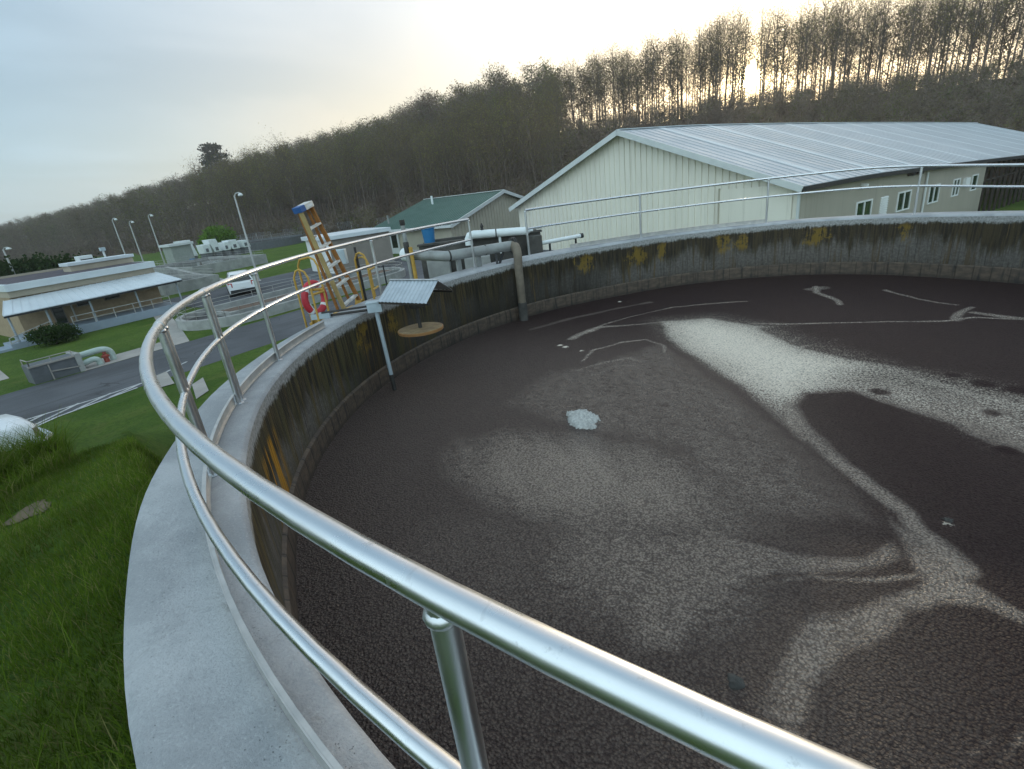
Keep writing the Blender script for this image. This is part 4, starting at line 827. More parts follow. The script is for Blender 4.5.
obj('wall_lamp', MB().beam(K(2.7,-.02,-1.35), K(2.7,-.25,-1.35), .3, .25), M['dark'], gb)

# flat grey annex
fb = thing('flat_roofed_annex', 'low taupe flat-roofed building with a white end wall behind the ladder', 'building', (-38,23,G))
K0 = Vector((-37.0,20.1,0)); fx = Vector((.28,.96,0)); fy = Vector((-.95,.28,0))
def Q2(a, b, z): return K0+fx*a+fy*b+Vector((0,0,z))
obj('wall', MB().quad(Q2(0,0,G),Q2(5.6,0,G),Q2(5.6,0,-.75),Q2(0,0,-.75)), M['taupe'], fb)
obj('end_wall', MB().quad(Q2(0,5.5,G),Q2(0,0,G),Q2(0,0,-.75),Q2(0,5.5,-.75)), M['white'], fb)
obj('roof', MB().hexa([Q2(a,b,z) for z in (-.75,-.42) for a, b in ((-.25,-.25),(5.75,-.25),(5.75,5.8),(-.25,5.8))]), M['canopy'], fb, bevel=.02)

# ------------------------------------------------------------------ office building on the left
ob = thing('office_building', 'low tan office building with a white metal canopy, stepped flat roof and railed platform', 'building', (-40,3.5,G))
Y0, Y1 = .25, 7.7
obj('platform', MB().box(-39.6,-37.42,-.3,7.9,G,-3.02), M['skirt'], ob, bevel=.01)
obj('wall', MB().box(-48,-39.6,Y0,Y1,G,-.75), M['tan_brick'], ob)
obj('clerestory', MB().box(-47.9,-39.3,Y0-.02,Y1+.02,-.98,-.62), M['beige'], ob)
obj('fascia', MB().box(-48.1,-39.05,Y0-.1,Y1+.1,-.62,-.24), M['canopy'], ob, bevel=.01)
obj('roof', MB().box(-47.9,-39.3,Y0+.1,Y1-.1,-.32,-.236), M['roof_membrane'], ob)
obj('parapet', MB().box(-48.1,-47.85,Y0,Y1,-.238,-.10), M['beige'], ob)
obj('upper_storey', MB().box(-43.4,-42,4.15,7.75,-.23,.12), M['beige'], ob)
obj('upper_roof', MB().box(-43.5,-41.9,4.05,7.85,.12,.31), M['canopy'], ob, bevel=.01)
mb = MB(); e0, e1 = (-37.35,-.75,-1.66), (-37.35,8.35,-1.56); t0, t1 = (-39.25,-.1,-1.06), (-39.25,7.75,-.96)
mb.hexa([Vector(e0)-Vector((0,0,.07)), Vector(e1)-Vector((0,0,.07)), Vector(t1)-Vector((0,0,.07)), Vector(t0)-Vector((0,0,.07)), e0, e1, t1, t0])
r2 = (-41.5,8.4,-1.5); r3 = (-41.5,7.75,-.98); mb.hexa([Vector(p)-Vector((0,0,.07)) for p in (e1,r2,r3,t1)]+[e1,r2,r3,t1])
cn = obj('canopy', mb, M['canopy'], ob)
mb = MB()
for i in range(24):
    s_ = i/23; p = Vector(e0).lerp(Vector(e1), s_)+Vector((.0,0,.012)); q = Vector(t0).lerp(Vector(t1), s_)+Vector((0,0,.012)); mb.beam(p, q, .03, .025)
obj('canopy_seams', mb, M['canopy'], cn)
obj('canopy_edge', MB().beam(Vector(e0)+Vector((.03,0,-.09)), Vector(e1)+Vector((.03,0,-.09)), .05, .10), M['dark'], cn)
for y, zt in ((-.55,-1.7),(1.08,-1.68),(3.15,-1.66),(5.6,-1.62),(8.05,-1.6)): obj('post', MB().tube([(-37.6,y,G if y > 8 or y < 0 else -3.03),(-37.6,y,zt)], .055, 8), M['post_grey'], ob, True)
def rail_run(pts, h, parent, matl, name='railing', r=.025, mid=True, every=1.4):
    mb = MB(); pts = [Vector(p) for p in pts]; U = Vector((0,0,1))
    for i, j in zip(pts[:-1], pts[1:]):
        mb.tube([i+U*h, j+U*h], r, 6)
        if mid: mb.tube([i+U*h*.5, j+U*h*.5], r*.85, 6)
        n = max(1, round((j-i).length/every))
        for q in range(n+1): p = i.lerp(j, q/n); mb.tube([p, p+U*h], r, 6)
    return obj(name, mb, matl, parent, True)
rail_run([(-37.5,2.0,-3.02),(-37.5,7.3,-3.02)], .58, ob, M['rail_grey'], every=1.0)
rail_run([(-37.5,-.9,-3.45),(-37.5,1.0,-3.02)], .58, ob, M['rail_grey'], every=.7)
obj('steps', MB().box(-39,-37.45,-.95,-.31,G,-3.2).box(-39,-37.45,-1.5,-.951,G,-3.38), M['skirt'], ob)
def owin(y0, y1, z0, z1, name, pm):
    f = obj(name, MB().box(-39.598,-39.54,y0,y1,z0,z1), M['taupe'], ob); obj('pane', MB().box(-39.539,-39.525,y0+.06,y1-.06,z0+.06,z1-.05), pm, f)
owin(1.75, 2.35, -3.0, -1.78, 'door', M['glass']); owin(3.0, 3.75, -2.2, -1.82, 'window', M['glass']); owin(4.5, 5.4, -2.15, -1.78, 'window', M['glass'])
obj('downpipe', MB().tube([(-39.5,2.75,-3.0),(-39.5,2.75,-1.1)], .05, 6), M['rail_grey'], ob, True)
u1 = thing('rooftop_unit', 'white air-conditioning unit on the office roof', 'air conditioner', (-45.5,6.0,-.236)); obj('casing', MB().box(-45.9,-45,5.7,6.5,.17,.55), M['pipe_white'], u1, bevel=.02); obj('grille', MB().box(-44.999,-44.98,5.75,6.45,.22,.34), M['dark'], u1)
obj('curb', MB().box(-45.85,-45.05,5.75,6.45,-.23,.17), M['dark'], u1)
u2 = thing('roof_vent', 'small pale vent hood on the office roof', 'vent', (-45.4,7.4,-.236)); obj('stack', MB().tube([(-45.4,7.35,-.23),(-45.4,7.35,.70)], .07, 8), M['pipe_white'], u2); obj('hood', MB().obox((-45.4,7.35,.80), (.14,0,0), (0,.16,0), (0,0,.12)), M['elec_box'], u2, bevel=.02)

# concrete vault with pipes beside the road
va = thing('concrete_vault', 'slate-sided concrete vault with a low pipe guard beside the lane', 'vault', (-27.5,-1.9,G))
obj('walls', MB().box(-27.5,-26.6,-2.75,-1.25,G,-2.78), M['slate'], va, bevel=.01)
obj('end_wall', MB().box(-27.55,-26.55,-1.248,-1.05,G,-2.72), M['concrete'], va, bevel=.01)
obj('coping', MB().box(-26.598,-26.54,-2.78,-1.25,-2.83,-2.76), M['pad'], va)
rail_run([(-26.6,-2.7,-2.78),(-26.6,-1.3,-2.78)], .22, va, M['pad'], 'guard', .02, False, .7)
rail_run([(-27.45,-2.7,-2.78),(-26.6,-2.7,-2.78)], .22, va, M['pad'], 'guard', .02, False, .9)
obj('brace', MB().beam((-26.57,-2.15,-3.5),(-26.57,-2.15,-2.85), .04, .04, (1,0,0)).beam((-26.57,-2.15,-3.15),(-26.57,-1.2,-3.25), .04, .04, (1,0,0)), M['pad'], va)
pp = thing('mint_pipe', 'mint green pipe elbows with a red-brown valve next to the slate vault', 'pipe', (-27,-.7,G))
def bend(p0, p1, p2, r, n=8):
    p0, p1, p2 = Vector(p0), Vector(p1), Vector(p2); return [p0*(1-s)**2+p1*2*s*(1-s)+p2*s*s for s in np.linspace(0, 1, n)]
obj('upper_elbow', MB().tube([(-27.2,-1.04,-2.95)]+bend((-27.2,-.35,-2.92),(-27.2,.15,-2.9),(-27.2,.18,-3.2),0)+[(-27.2,.18,-3.5)], .13, 12), M['mint'], pp, True)
obj('lower_elbow', MB().tube([(-26.95,-1.04,-3.28)]+bend((-26.95,-.75,-3.22),(-26.95,-.45,-3.15),(-26.95,-.42,-3.35),0)+[(-26.95,-.42,-3.52)], .12, 12), M['mint'], pp, True)
obj('valve', MB().lathe((-27.05,-.12,G), [(.10,0),(.10,.22),(.15,.25),(.15,.32),(.07,.36),(.07,.46)], 12), M['valve'], pp, True)

# ------------------------------------------------------------------ clarifier (round-ended basin) near the road
def stadium(x0, x1, y0, y1, n=12):
    r = (x1-x0)/2; cx = (x0+x1)/2
    return [(cx-r*cos(a), y0+r-r*sin(a)) for a in np.linspace(0, pi, n)] + [(cx+r*cos(a), y1-r+r*sin(a)) for a in np.linspace(0, pi, n)]
def basin(name, label, outer, inner, z0, z1, zw, rh, rail_mat=M['rail_grey'], every=1.5, wm=M['concrete'], water=M['water']):
    c = np.mean(outer, 0); t = thing(name, label, 'basin', (c[0], c[1], z0)); mb = MB(); n = len(outer)
    for i in range(n):
        j = (i+1) % n; mb.hexa([(*outer[i],z0),(*outer[j],z0),(*inner[j],z0),(*inner[i],z0),(*outer[i],z1),(*outer[j],z1),(*inner[j],z1),(*inner[i],z1)])
    obj('wall', mb, wm, t)
    obj('liquid', MB().poly([(*p, zw) for p in inner]), water, t)
    mid = [((a[0]+b[0])/2, (a[1]+b[1])/2, z1) for a, b in zip(outer, inner)]; rail_run(mid+[mid[0]], rh, t, rail_mat, 'railing', .016, True, every); return t
so_, si_ = stadium(-32.4,-27.0,4.3,20), stadium(-32.1,-27.3,4.6,19.7)
cb = basin('clarifier', 'round-ended concrete basin with low white railing across the lane', so_, si_, G, -3.0, -3.3, .42)
obj('channel', MB().box(-30.6,-28.9,6.6,19.4,-3.295,-3.08), M['concrete'], cb); obj('channel_bed', MB().box(-30.4,-29.1,6.8,19.2,-3.079,-3.07), M['dry_mud'], cb)
def rect(x0, x1, y0, y1): return [(x0,y0),(x1,y0),(x1,y1),(x0,y1)]
bA = basin('settling_basin', 'long rectangular concrete basin with railing beyond the yard', rect(-73,-59.5,19.2,27.9), rect(-72.6,-59.9,19.6,27.5), G, -2.45, -2.7, .5, every=2)
bB = basin('settling_basin', 'small concrete basin with dark bays next to the office canopy', rect(-58,-47.5,11.2,15.8), rect(-57.6,-47.9,11.6,15.4), G, -2.6, -2.9, .55, every=1.6)
obj('ramp_wall', MB().hexa([(-58.5,16.2,G),(-47.5,16.2,G),(-47.5,16.6,G),(-58.5,16.6,G),(-58.5,16.2,-1.9),(-47.5,16.2,-3.3),(-47.5,16.6,-3.3),(-58.5,16.6,-1.9)]), M['concrete'], bB)
bC = basin('round_tank', 'low dark round tank at the foot of the wooded hill', [(-93+8*cos(a), 47+8*sin(a)) for a in np.linspace(0, 2*pi, 28, endpoint=False)], [(-93+7.6*cos(a), 47+7.6*sin(a)) for a in np.linspace(0, 2*pi, 28, endpoint=False)], G, -2.2, -2.5, .5, every=4, wm=M['slate'])
kk = thing('pump_kiosk', 'small grey kiosk with a white flat roof beside the far basin', 'kiosk', (-77.5,25.6,G))
obj('wall', MB().box(-78.6,-76.2,25.0,27.6,G,-.6), M['kiosk'], kk); obj('roof', MB().box(-78.8,-75.9,24.7,27.9,-.6,-.3), M['trim'], kk); obj('barrel', MB().lathe((-75.7,27.0,G), [(.35,0),(.38,.3),(.38,.7),(.35,1.0)], 12), M['bin'], kk, True)
for i, (x, y, w2, h, lean) in enumerate(((-82,29.7,1.5,3.3,.5),(-84,33.0,1.1,2.3,.1),(-84,34.5,1.2,2.9,.5),(-84,36.0,1.0,2.2,-.2),(-84,37.4,1.3,2.4,.4),(-84,39.2,1.2,2.1,.2))):
    e = thing('filter_unit', ('tall leaning white unit beside the kiosk', 'first low white unit right of the tall leaning one', 'taller white unit second right of the leaning one', 'white unit in the middle of the far row', 'second-last white unit of the far row', 'last white unit at the right end of the far row')[i], 'tank unit', (x, y, G), 'white units behind the far basin')
    obj('panel', MB().hexa([(x+1,y-w2/2,G+1),(x+1,y+w2/2,G+1),(x-1,y+w2/2,G+1),(x-1,y-w2/2,G+1),(x+1,y-w2/2-lean,G+h),(x+1,y+w2/2-lean,G+h),(x-1,y+w2/2-lean,G+h),(x-1,y-w2/2-lean,G+h)]), M['pipe_white'], e, bevel=.05)
    obj('stand', MB().box(x-.9,x+.9,y-w2*.4,y+w2*.4,G,G+1), M['slate'], e); obj('hatch', MB().box(x+1.001,x+1.05,y-w2*.3,y+w2*.05,G+1.2,G+1.7), M['slate'], e)
fe = thing('chain_link_fence', 'thin chain-link fence at the foot of the hill', 'fence', (-98,60,G))
mb = MB(); pts = [(-118,44),(-108,56),(-98,66),(-86,74)]
for i, j in zip(pts[:-1], pts[1:]):
    i, j = Vector((*i, 0)), Vector((*j, 0)); n = 5
    for q in range(n): p = i.lerp(j, q/n); mb.tube([(p.x,p.y,G),(p.x,p.y,G+2.2)], .05, 5)
obj('post_row', mb, M['lamp'], fe)
mb = MB()
for i, j in zip(pts[:-1], pts[1:]):
    i, j = Vector((*i, 0)), Vector((*j, 0))
    for z in np.linspace(.1, 2.2, 9): mb.tube([(i.x,i.y,G+z),(j.x,j.y,G+z)], .022, 3)
    n = int((j-i).length/.5)
    for q in range(n): p = i.lerp(j, q/n); p2 = i.lerp(j, min(1, (q+2)/n)); mb.tube([(p.x,p.y,G),(p2.x,p2.y,G+2.2)], .018, 3)
obj('mesh', mb, M['post_grey'], fe)

# ------------------------------------------------------------------ lamp posts
lp = thing('lamp_post', 'tall grey lamp post nearest the white car, topped by a round floodlight', 'lamp post', (-43.8,17.2,G), 'lamp posts around the plant')
x, y = -43.8, 17.2; mb = MB().lathe((x,y,G), [(.2,0),(.2,.05),(.1,.1),(.085,3.5),(.06,7.0),(.055,7.05)], 10)
obj('pole', mb, M['lamp'], lp, True); obj('arm', MB().tube([(x,y,G+7.0),(x+.15,y+.08,G+7.2),(x+.5,y+.2,G+7.25)], .05, 8), M['lamp'], lp, True)
obj('lamp_head', MB().lathe((x+.55,y+.22,G+6.95), [(.05,.26),(.12,.22),(.2,.10),(.19,.03),(.08,-.01)][::-1], 14), M['trim'], lp, True)
for (tx, ty, hs, lab) in ((-58.4,5.0,.72,'grey lamp post at the left edge behind the office roof'),(-82.3,26.2,1.0,'lamp post right of the office roof, nearest the kiosk'),(-83.2,24.0,.92,'middle one of the three thin lamp posts above the office roof'),(-83.8,22.4,1.0,'leftmost of the three thin lamp posts above the office roof')):
    o = dup(lp, (tx+43.8, ty-17.2, 0), lab); o.scale = (1, 1, hs)

# ------------------------------------------------------------------ vehicles
def wheel(parent, c, r, w, ax):
    wv = obj('wheel', MB().lathe(Vector(c)-Vector(ax)*w/2, [(r*.7,0),(r*.95,.01),(r,.04),(r,w-.04),(r*.95,w-.01),(r*.7,w)], 20, ax), M['tyre'], parent, True)
    WLOC[wv.name] = WLOC[parent.name]; obj('rim', MB().lathe(Vector(c)-Vector(ax)*(w/2+.005), [(r*.62,0),(r*.55,.02),(r*.2,.03)], 16, ax).lathe(Vector(c)+Vector(ax)*(w/2+.005), [(r*.62,0),(r*.55,-.02),(r*.2,-.03)], 16, ax), M['chrome'], wv, True)
car = thing('parked_car', 'white hatchback SUV parked in the yard, seen from behind', 'car', (-39.2,12.2,G))
hd = Vector((-.90,.44,0)).normalized(); lf = Vector((-hd.y, hd.x, 0)); CO = Vector((-36.9,11.95,G))
def CP(a, b, z): return CO+hd*a+lf*b+Vector((0,0,z))
def loft(sections):
    mb = MB(); n = len(sections[0])
    for s in sections: mb.v += [tuple(p) for p in s]
    for i in range(len(sections)-1):
        for q in range(n): mb.f.append((i*n+q, i*n+(q+1)%n, (i+1)*n+(q+1)%n, (i+1)*n+q))
    mb.f.append(tuple(range(n))[::-1]); mb.f.append(tuple((len(sections)-1)*n+q for q in range(n))); return mb
def sect(a, w, z0, z1, tw):
    return [CP(a, b, z) for b, z in ((-w,z0),(-w-.03,(z0+z1)/2),(-w+.02,z1-.06),(-tw,z1),(tw,z1),(w-.02,z1-.06),(w+.03,(z0+z1)/2),(w,z0))]
obj('body', loft([sect(0,.85,.35,.95,.78),sect(.15,.92,.28,1.02,.86),sect(2.6,.93,.26,1.02,.87),sect(3.4,.92,.27,.98,.82),sect(4.25,.84,.34,.78,.7)]), M['car_white'], car, True)
obj('cabin', loft([[CP(.08,b,1.0) for b in (-.82,.82)]+[CP(.45,b,1.60) for b in (.62,-.62)],[CP(.9,b,1.01) for b in (-.86,.86)]+[CP(.9,b,1.68) for b in (.66,-.66)],[CP(2.2,b,1.01) for b in (-.86,.86)]+[CP(2.0,b,1.66) for b in (.64,-.64)],[CP(3.1,b,1.0) for b in (-.8,.8)]+[CP(2.5,b,1.5) for b in (.6,-.6)]]), M['car_white'], car, True)
obj('rear_window', MB().quad(CP(.085,-.72,1.08),CP(.085,.72,1.08),CP(.40,.56,1.54),CP(.40,-.56,1.54)), M['glass'], car)
for s in (-1, 1):
    obj('side_window', MB().hexa([CP(a,s*b,z) for o2 in (0,.012) for a, b, z in ((.95,.865+o2,1.06),(2.75,.855+o2,1.06),(2.15,.68+o2,1.58),(1.0,.69+o2,1.60))]), M['glass'], car)
    obj('tail_light', MB().hexa([CP(a,s*b,z) for z in (.72,1.02) for a, b in ((-.02,.62),(.06,.88),(.20,.90),(.05,.62))]), M['tail'], car)
    for a in (.85, 3.35): wheel(car, CP(a, s*.86, .34), .34, .22, lf)
obj('bumper', MB().hexa([CP(a,b,z) for z in (.30,.52) for a, b in ((-.08,-.80),(-.08,.80),(.1,.88),(.1,-.88))]), M['dark'], car, bevel=.02)
obj('number_plate', MB().hexa([CP(a,b,z) for z in (.60,.72) for a, b in ((-.035,-.17),(-.035,.17),(-.01,.17),(-.01,-.17))]), M['white'], car)
obj('roof_rail', MB().tube([CP(.8,.6,1.7),CP(2.0,.6,1.69)], .02, 6).tube([CP(.8,-.6,1.7),CP(2.0,-.6,1.69)], .02, 6), M['dark'], car)

trk = thing('pickup_truck', 'white pickup truck with a chrome bumper, half hidden by tall grass', 'pickup truck', (-17.2,-8,G))
CO = Vector((-17.6,-4.95,G)); hd = Vector((-.04,1,0)).normalized(); lf = Vector((-hd.y, hd.x, 0)); CO2 = CO
def sect2(a, w, z0, z1, tw, cr=.05): return [CP(a, b, z) for b, z in ((-w,z0),(-w-.02,(z0+z1)*.55),(-w+.01,z1-.1),(-w+.06,z1-.03),(-tw,z1),(0,z1+cr),(tw,z1),(w-.06,z1-.03),(w-.01,z1-.1),(w+.02,(z0+z1)*.55),(w,z0))]
CP_ = CP
obj('body', loft([sect2(-5.2,.93,.5,1.15,.8,0),sect2(-3.4,.95,.45,1.15,.8,0),sect2(-1.8,.95,.45,1.15,.78),sect2(-.55,.95,.45,1.13,.78),sect2(-.12,.93,.5,1.08,.74),sect2(-.02,.88,.55,1.00,.70),sect2(.03,.85,.6,.9,.66,.0)]), M['truck_white'], trk, True)
obj('cabin', loft([[CP(-3.5,b,1.14) for b in (-.85,.85)]+[CP(-3.3,b,1.75) for b in (.68,-.68)],[CP(-1.9,b,1.14) for b in (-.85,.85)]+[CP(-2.5,b,1.78) for b in (.68,-.68)],[CP(-1.5,b,1.12) for b in (-.8,.8)]+[CP(-1.7,b,1.2) for b in (.75,-.75)]]), M['truck_white'], trk, True)
obj('windscreen', MB().quad(CP(-1.62,-.72,1.2),CP(-1.62,.72,1.2),CP(-2.42,.62,1.74),CP(-2.42,-.62,1.74)), M['glass'], trk)
obj('grille', MB().hexa([CP(a,b,z) for z in (.66,.92) for a, b in ((.02,-.55),(.02,.55),(.07,.55),(.07,-.55))]), M['dark'], trk)
for s in (-1, 1):
    obj('headlight', MB().hexa([CP(a,s*b,z) for z in (.66,.92) for a, b in ((.02,.56),(-.12,.945),(-.02,.945),(.08,.56))]), M['amber'], trk, bevel=.01)
    for a in (-.95, -4.2): wheel(trk, CP(a, s*.84, .38), .38, .24, lf)
obj('bumper', MB().tube([CP(-.35,-.99,.52),CP(.05,-.96,.52),CP(.20,-.7,.52),CP(.22,0,.52),CP(.20,.7,.52),CP(.05,.96,.52),CP(-.35,.99,.52)], .095, 10), M['chrome'], trk, True)

# ------------------------------------------------------------------ vegetation
def tubes_np(paths, sides):
    Vs, Fs = [], []; b = 0
    for pts, rad in paths:
        pts = np.asarray(pts, float); n = len(pts)
        tg = np.gradient(pts, axis=0); tg /= np.linalg.norm(tg, axis=1)[:,None]+1e-9
        ref = np.where(np.abs(tg[:, 2:3]) > .9, np.array([[1.,0,0]]), np.array([[0,0,1.]])); x = np.cross(tg, ref); x /= np.linalg.norm(x, axis=1)[:,None]+1e-9; y = np.cross(tg, x)
        a = np.arange(sides)*2*pi/sides; ring = pts[:,None,:]+(x[:,None,:]*np.cos(a)[None,:,None]+y[:,None,:]*np.sin(a)[None,:,None])*np.asarray(rad)[:,None,None]
        Vs.append(ring.reshape(-1, 3))
        for i in range(n-1):
            for q in range(sides): Fs.append((b+i*sides+q, b+i*sides+(q+1)%sides, b+(i+1)*sides+(q+1)%sides, b+(i+1)*sides+q))
        b += n*sides
    return np.concatenate(Vs), np.array(Fs, int)
def leaf_quads(C, size, rg, up=0., elong=1.):
    n = len(C); d = rg.normal(size=(n,3)); d[:,2] += up; d /= np.linalg.norm(d, axis=1)[:,None]
    e = np.cross(d, rg.normal(size=(n,3))); e /= np.linalg.norm(e, axis=1)[:,None]
    s = size*rg.uniform(.6, 1.3, n)[:,None]; a = d*s*elong; b = e*s*.5
    Vq = np.stack([C-b*.6, C+a*.5-b, C+a, C+a*.5+b], 1).reshape(-1, 3); return Vq, np.arange(4*n).reshape(-1, 4)
def make_tree(seed, Hh, lean=.03, first=.35, nl=13, spread=.22, nleaf=620, lsize=.34, twigs=3, sides=5, bare=.5, rtr=.17, tw=.028):
    rg = np.random.default_rng(seed); lx, ly = rg.normal(0, lean, 2)*Hh
    zs = np.linspace(0, 1, 7); tr = np.stack([lx*zs**1.5+rg.normal(0,.06,7)*zs, ly*zs**1.5+rg.normal(0,.06,7)*zs, zs*Hh*.93-.3], -1); rad = rtr*(1-.8*zs)
    paths = [(tr, rad)]; tips = []; small = []
    for i in range(nl):
        s = first+(.97-first)*(i+rg.random())/nl; p0 = np.array([np.interp(s, zs, tr[:,c]) for c in range(3)])
        az = i*2.4+rg.normal(0,.5); L = Hh*spread*(1.15-.75*abs(s-.55)/.5)*rg.uniform(.7,1.25); el = rg.uniform(.45, 1.15)
        d = np.array([cos(az)*cos(el), sin(az)*cos(el), sin(el)]); pts = [p0]
        for q in range(3): pts.append(pts[-1]+d*L/3+rg.normal(0,.05*L,3)); d = d+np.array([0,0,.18]); d /= np.linalg.norm(d)
        paths.append((np.array(pts), np.array([.07,.05,.03,.012])*(1.2-s)*1.5))
        for q in range(twigs):
            a = pts[1+q % 3]; dd = rg.normal(size=3); dd[2] = abs(dd[2])+.5; dd /= np.linalg.norm(dd); b2 = a+dd*L*rg.uniform(.3,.6)
            small.append((np.array([a, (a+b2)/2+rg.normal(0,.08,3), b2]), np.array([.03,.02,.008]))); tips += [b2, (a+b2)/2]
        tips += pts[1:]
    tips += [tr[-1], tr[-2]]; tips = np.array(tips)
    V1, F1 = tubes_np(paths, sides); V2, F2 = tubes_np(small, 3); Vt = np.concatenate([V1, V2]); Ft = np.concatenate([F1, F2+len(V1)])
    nb = int(nleaf*bare)
    # fine twigs: slivers that spray outwards and upwards from the branch ends
    ci = rg.integers(0, len(tips), nb); C1 = tips[ci]+rg.normal(0, Hh*.03, (nb,3)); out = C1-np.stack([np.interp(C1[:,2], tr[:,2], tr[:,0]), np.interp(C1[:,2], tr[:,2], tr[:,1]), C1[:,2]], -1)
    d = out/(np.linalg.norm(out, axis=1)[:,None]+.3)+rg.normal(0, .55, (nb,3))+np.array([0,0,.55]); d /= np.linalg.norm(d, axis=1)[:,None]
    e = np.cross(d, rg.normal(size=(nb,3))); e /= np.linalg.norm(e, axis=1)[:,None]; L_ = lsize*rg.uniform(2.2, 5.2, nb)[:,None]; w_ = tw*rg.uniform(.6, 1.3, nb)[:,None]
    Va = np.stack([C1-e*w_, C1+d*L_*.5-e*w_*.8, C1+d*L_, C1+d*L_*.5+e*w_*.8], 1).reshape(-1, 3); Fa = np.arange(4*nb).reshape(-1, 4)
    C2 = tips[rg.integers(0, len(tips), nleaf-nb)]+rg.normal(0, Hh*.048, (nleaf-nb,3)); Vb, Fb = leaf_quads(C2, lsize, rg, .2, 1.)
    return Vt, Ft, Va, Fa, Vb, Fb
def leafmat(name, cols, transl=.35, attr=None, rough=.7):
    m = bpy.data.materials.new(name); m.use_nodes = True; t = m.node_tree; t.nodes.clear(); k = NB(t)
    out = k.n('ShaderNodeOutputMaterial')
    fac = k.n('ShaderNodeObjectInfo').outputs['Random'] if attr is None else k.n('ShaderNodeAttribute', attribute_name=attr).outputs['Fac']
    rp = k.n('ShaderNodeValToRGB'); k.l(fac, rp.inputs[0]); el = rp.color_ramp.elements
    el[0].color = (*cols[0], 1); el[1].color = (*cols[-1], 1)
    for i, c in enumerate(cols[1:-1]): e = el.new((i+1)/(len(cols)-1)); e.color = (*c, 1)
    n = k.ramp(k.noise(k.n('ShaderNodeTexCoord').outputs['Object'], 1.1, 3), .3, .7, .6, 1.3)
    cc = k.n('ShaderNodeVectorMath', operation='SCALE'); k.l(rp.outputs[0], cc.inputs[0]); k.l(n, cc.inputs['Scale'])
    d = k.n('ShaderNodeBsdfDiffuse'); tr = k.n('ShaderNodeBsdfTranslucent'); k.l(cc.outputs[0], d.inputs[0]); k.l(cc.outputs[0], tr.inputs[0])
    mx = k.n('ShaderNodeMixShader'); mx.inputs[0].default_value = transl; k.l(d.outputs[0], mx.inputs[1]); k.l(tr.outputs[0], mx.inputs[2]); k.l(mx.outputs[0], out.inputs[0]); return m
BUD = [(.22,.18,.055),(.26,.22,.06),(.24,.24,.06),(.17,.20,.05),(.22,.16,.065)]
HILL = [(.14,.10,.075),(.16,.125,.085),(.17,.155,.06),(.12,.15,.045),(.15,.115,.09),(.18,.185,.055)]
M['bark'] = mat('grey_brown_bark', (.13,.10,.08), (.09,.07,.055), 2, .9, 0, 0)
M['twig'] = leafmat('bare_twigs', [(.11,.085,.065),(.14,.11,.08),(.10,.08,.065)], .1)
M['bud'] = leafmat('budding_leaves', BUD, .55)
M['wood_bark'] = leafmat('wood_bark', [(.14,.115,.095),(.22,.19,.16),(.12,.10,.08)], .0, 'tint')
M['wood_twig'] = leafmat('wood_twigs', [(.16,.125,.10),(.20,.16,.135),(.15,.125,.10)], .1, 'tint')
M['wood_leaf'] = leafmat('wood_leaves', HILL, .45, 'tint')
# tree meshes: tall ridge trees
VAR = [make_tree(100+i, 18, first=.30+.05*(i % 3), nl=17+i % 3, spread=.17+.02*(i % 3), nleaf=1350+100*i, lsize=.155, bare=.62, tw=.021, twigs=4) for i in range(5)]
TM = []
for i, (Vt, Ft, Va, Fa, Vb, Fb) in enumerate(VAR):
    a = np_mesh('trunk', Vt, Ft, True); a.materials.append(M['bark'])
    b = np_mesh('crown', np.concatenate([Va, Vb]), np.concatenate([Fa, Fb+len(Va)])); b.materials.append(M['twig']); b.materials.append(M['bud'])
    b.polygons.foreach_set('material_index', np.concatenate([np.zeros(len(Fa), np.int32), np.ones(len(Fb), np.int32)])); TM.append((a, b))
LOW = [make_tree(200+i, 17, first=.16, nl=9, spread=.27, nleaf=850, lsize=.33, twigs=1, sides=4, bare=.5, rtr=.17, tw=.05) for i in range(5)]
# scatter
def az_d(x, y): return np.degrees(np.arctan2(x-CAM.x, y-CAM.y)), np.hypot(x-CAM.x, y-CAM.y)
cand = []
rg = np.random.default_rng(5)
def scatter(sp, azlo, azhi, lo, hi, gap=0):
    R = 560; xs = np.arange(-R, 80, sp); ys = np.arange(-120, 260, sp); XX, YY = np.meshgrid(xs, ys); x = XX.ravel()+rg.uniform(-.46,.46,XX.size)*sp; y = YY.ravel()+rg.uniform(-.46,.46,XX.size)*sp
    az, D = az_d(x, y); d0, d1 = np.interp(az, AZ_, D0_), np.interp(az, AZ_, D1_); ok = (np.abs(az+10.5) > gap) & (az > azlo) & (az < azhi) & (D > d0*0+lo(d0, d1, az)) & (D < hi(d0, d1, az)); return x[ok], y[ok]
x1, y1 = scatter(3.7, -30, 14, lambda a, b, z: b-6+rg.normal(0, 2, len(b)), lambda a, b, z: b+21, .2)
x2, y2 = scatter(5.0, -60, -28, lambda a, b, z: a+2+rg.uniform(0, 6, len(b)), lambda a, b, z: b+30)
x3, y3 = scatter(6.4, -86, -60, lambda a, b, z: a+2+rg.uniform(0, 9, len(b)), lambda a, b, z: b+45)
x = np.concatenate([x1, x2, x3]); y = np.concatenate([y1, y2, y3]); az, D = az_d(x, y); zt, _ = hillz(x, y)
order = np.argsort(D + np.where(az < -30, 25, 0)); near_i = order[:300]; far_i = order[300:]
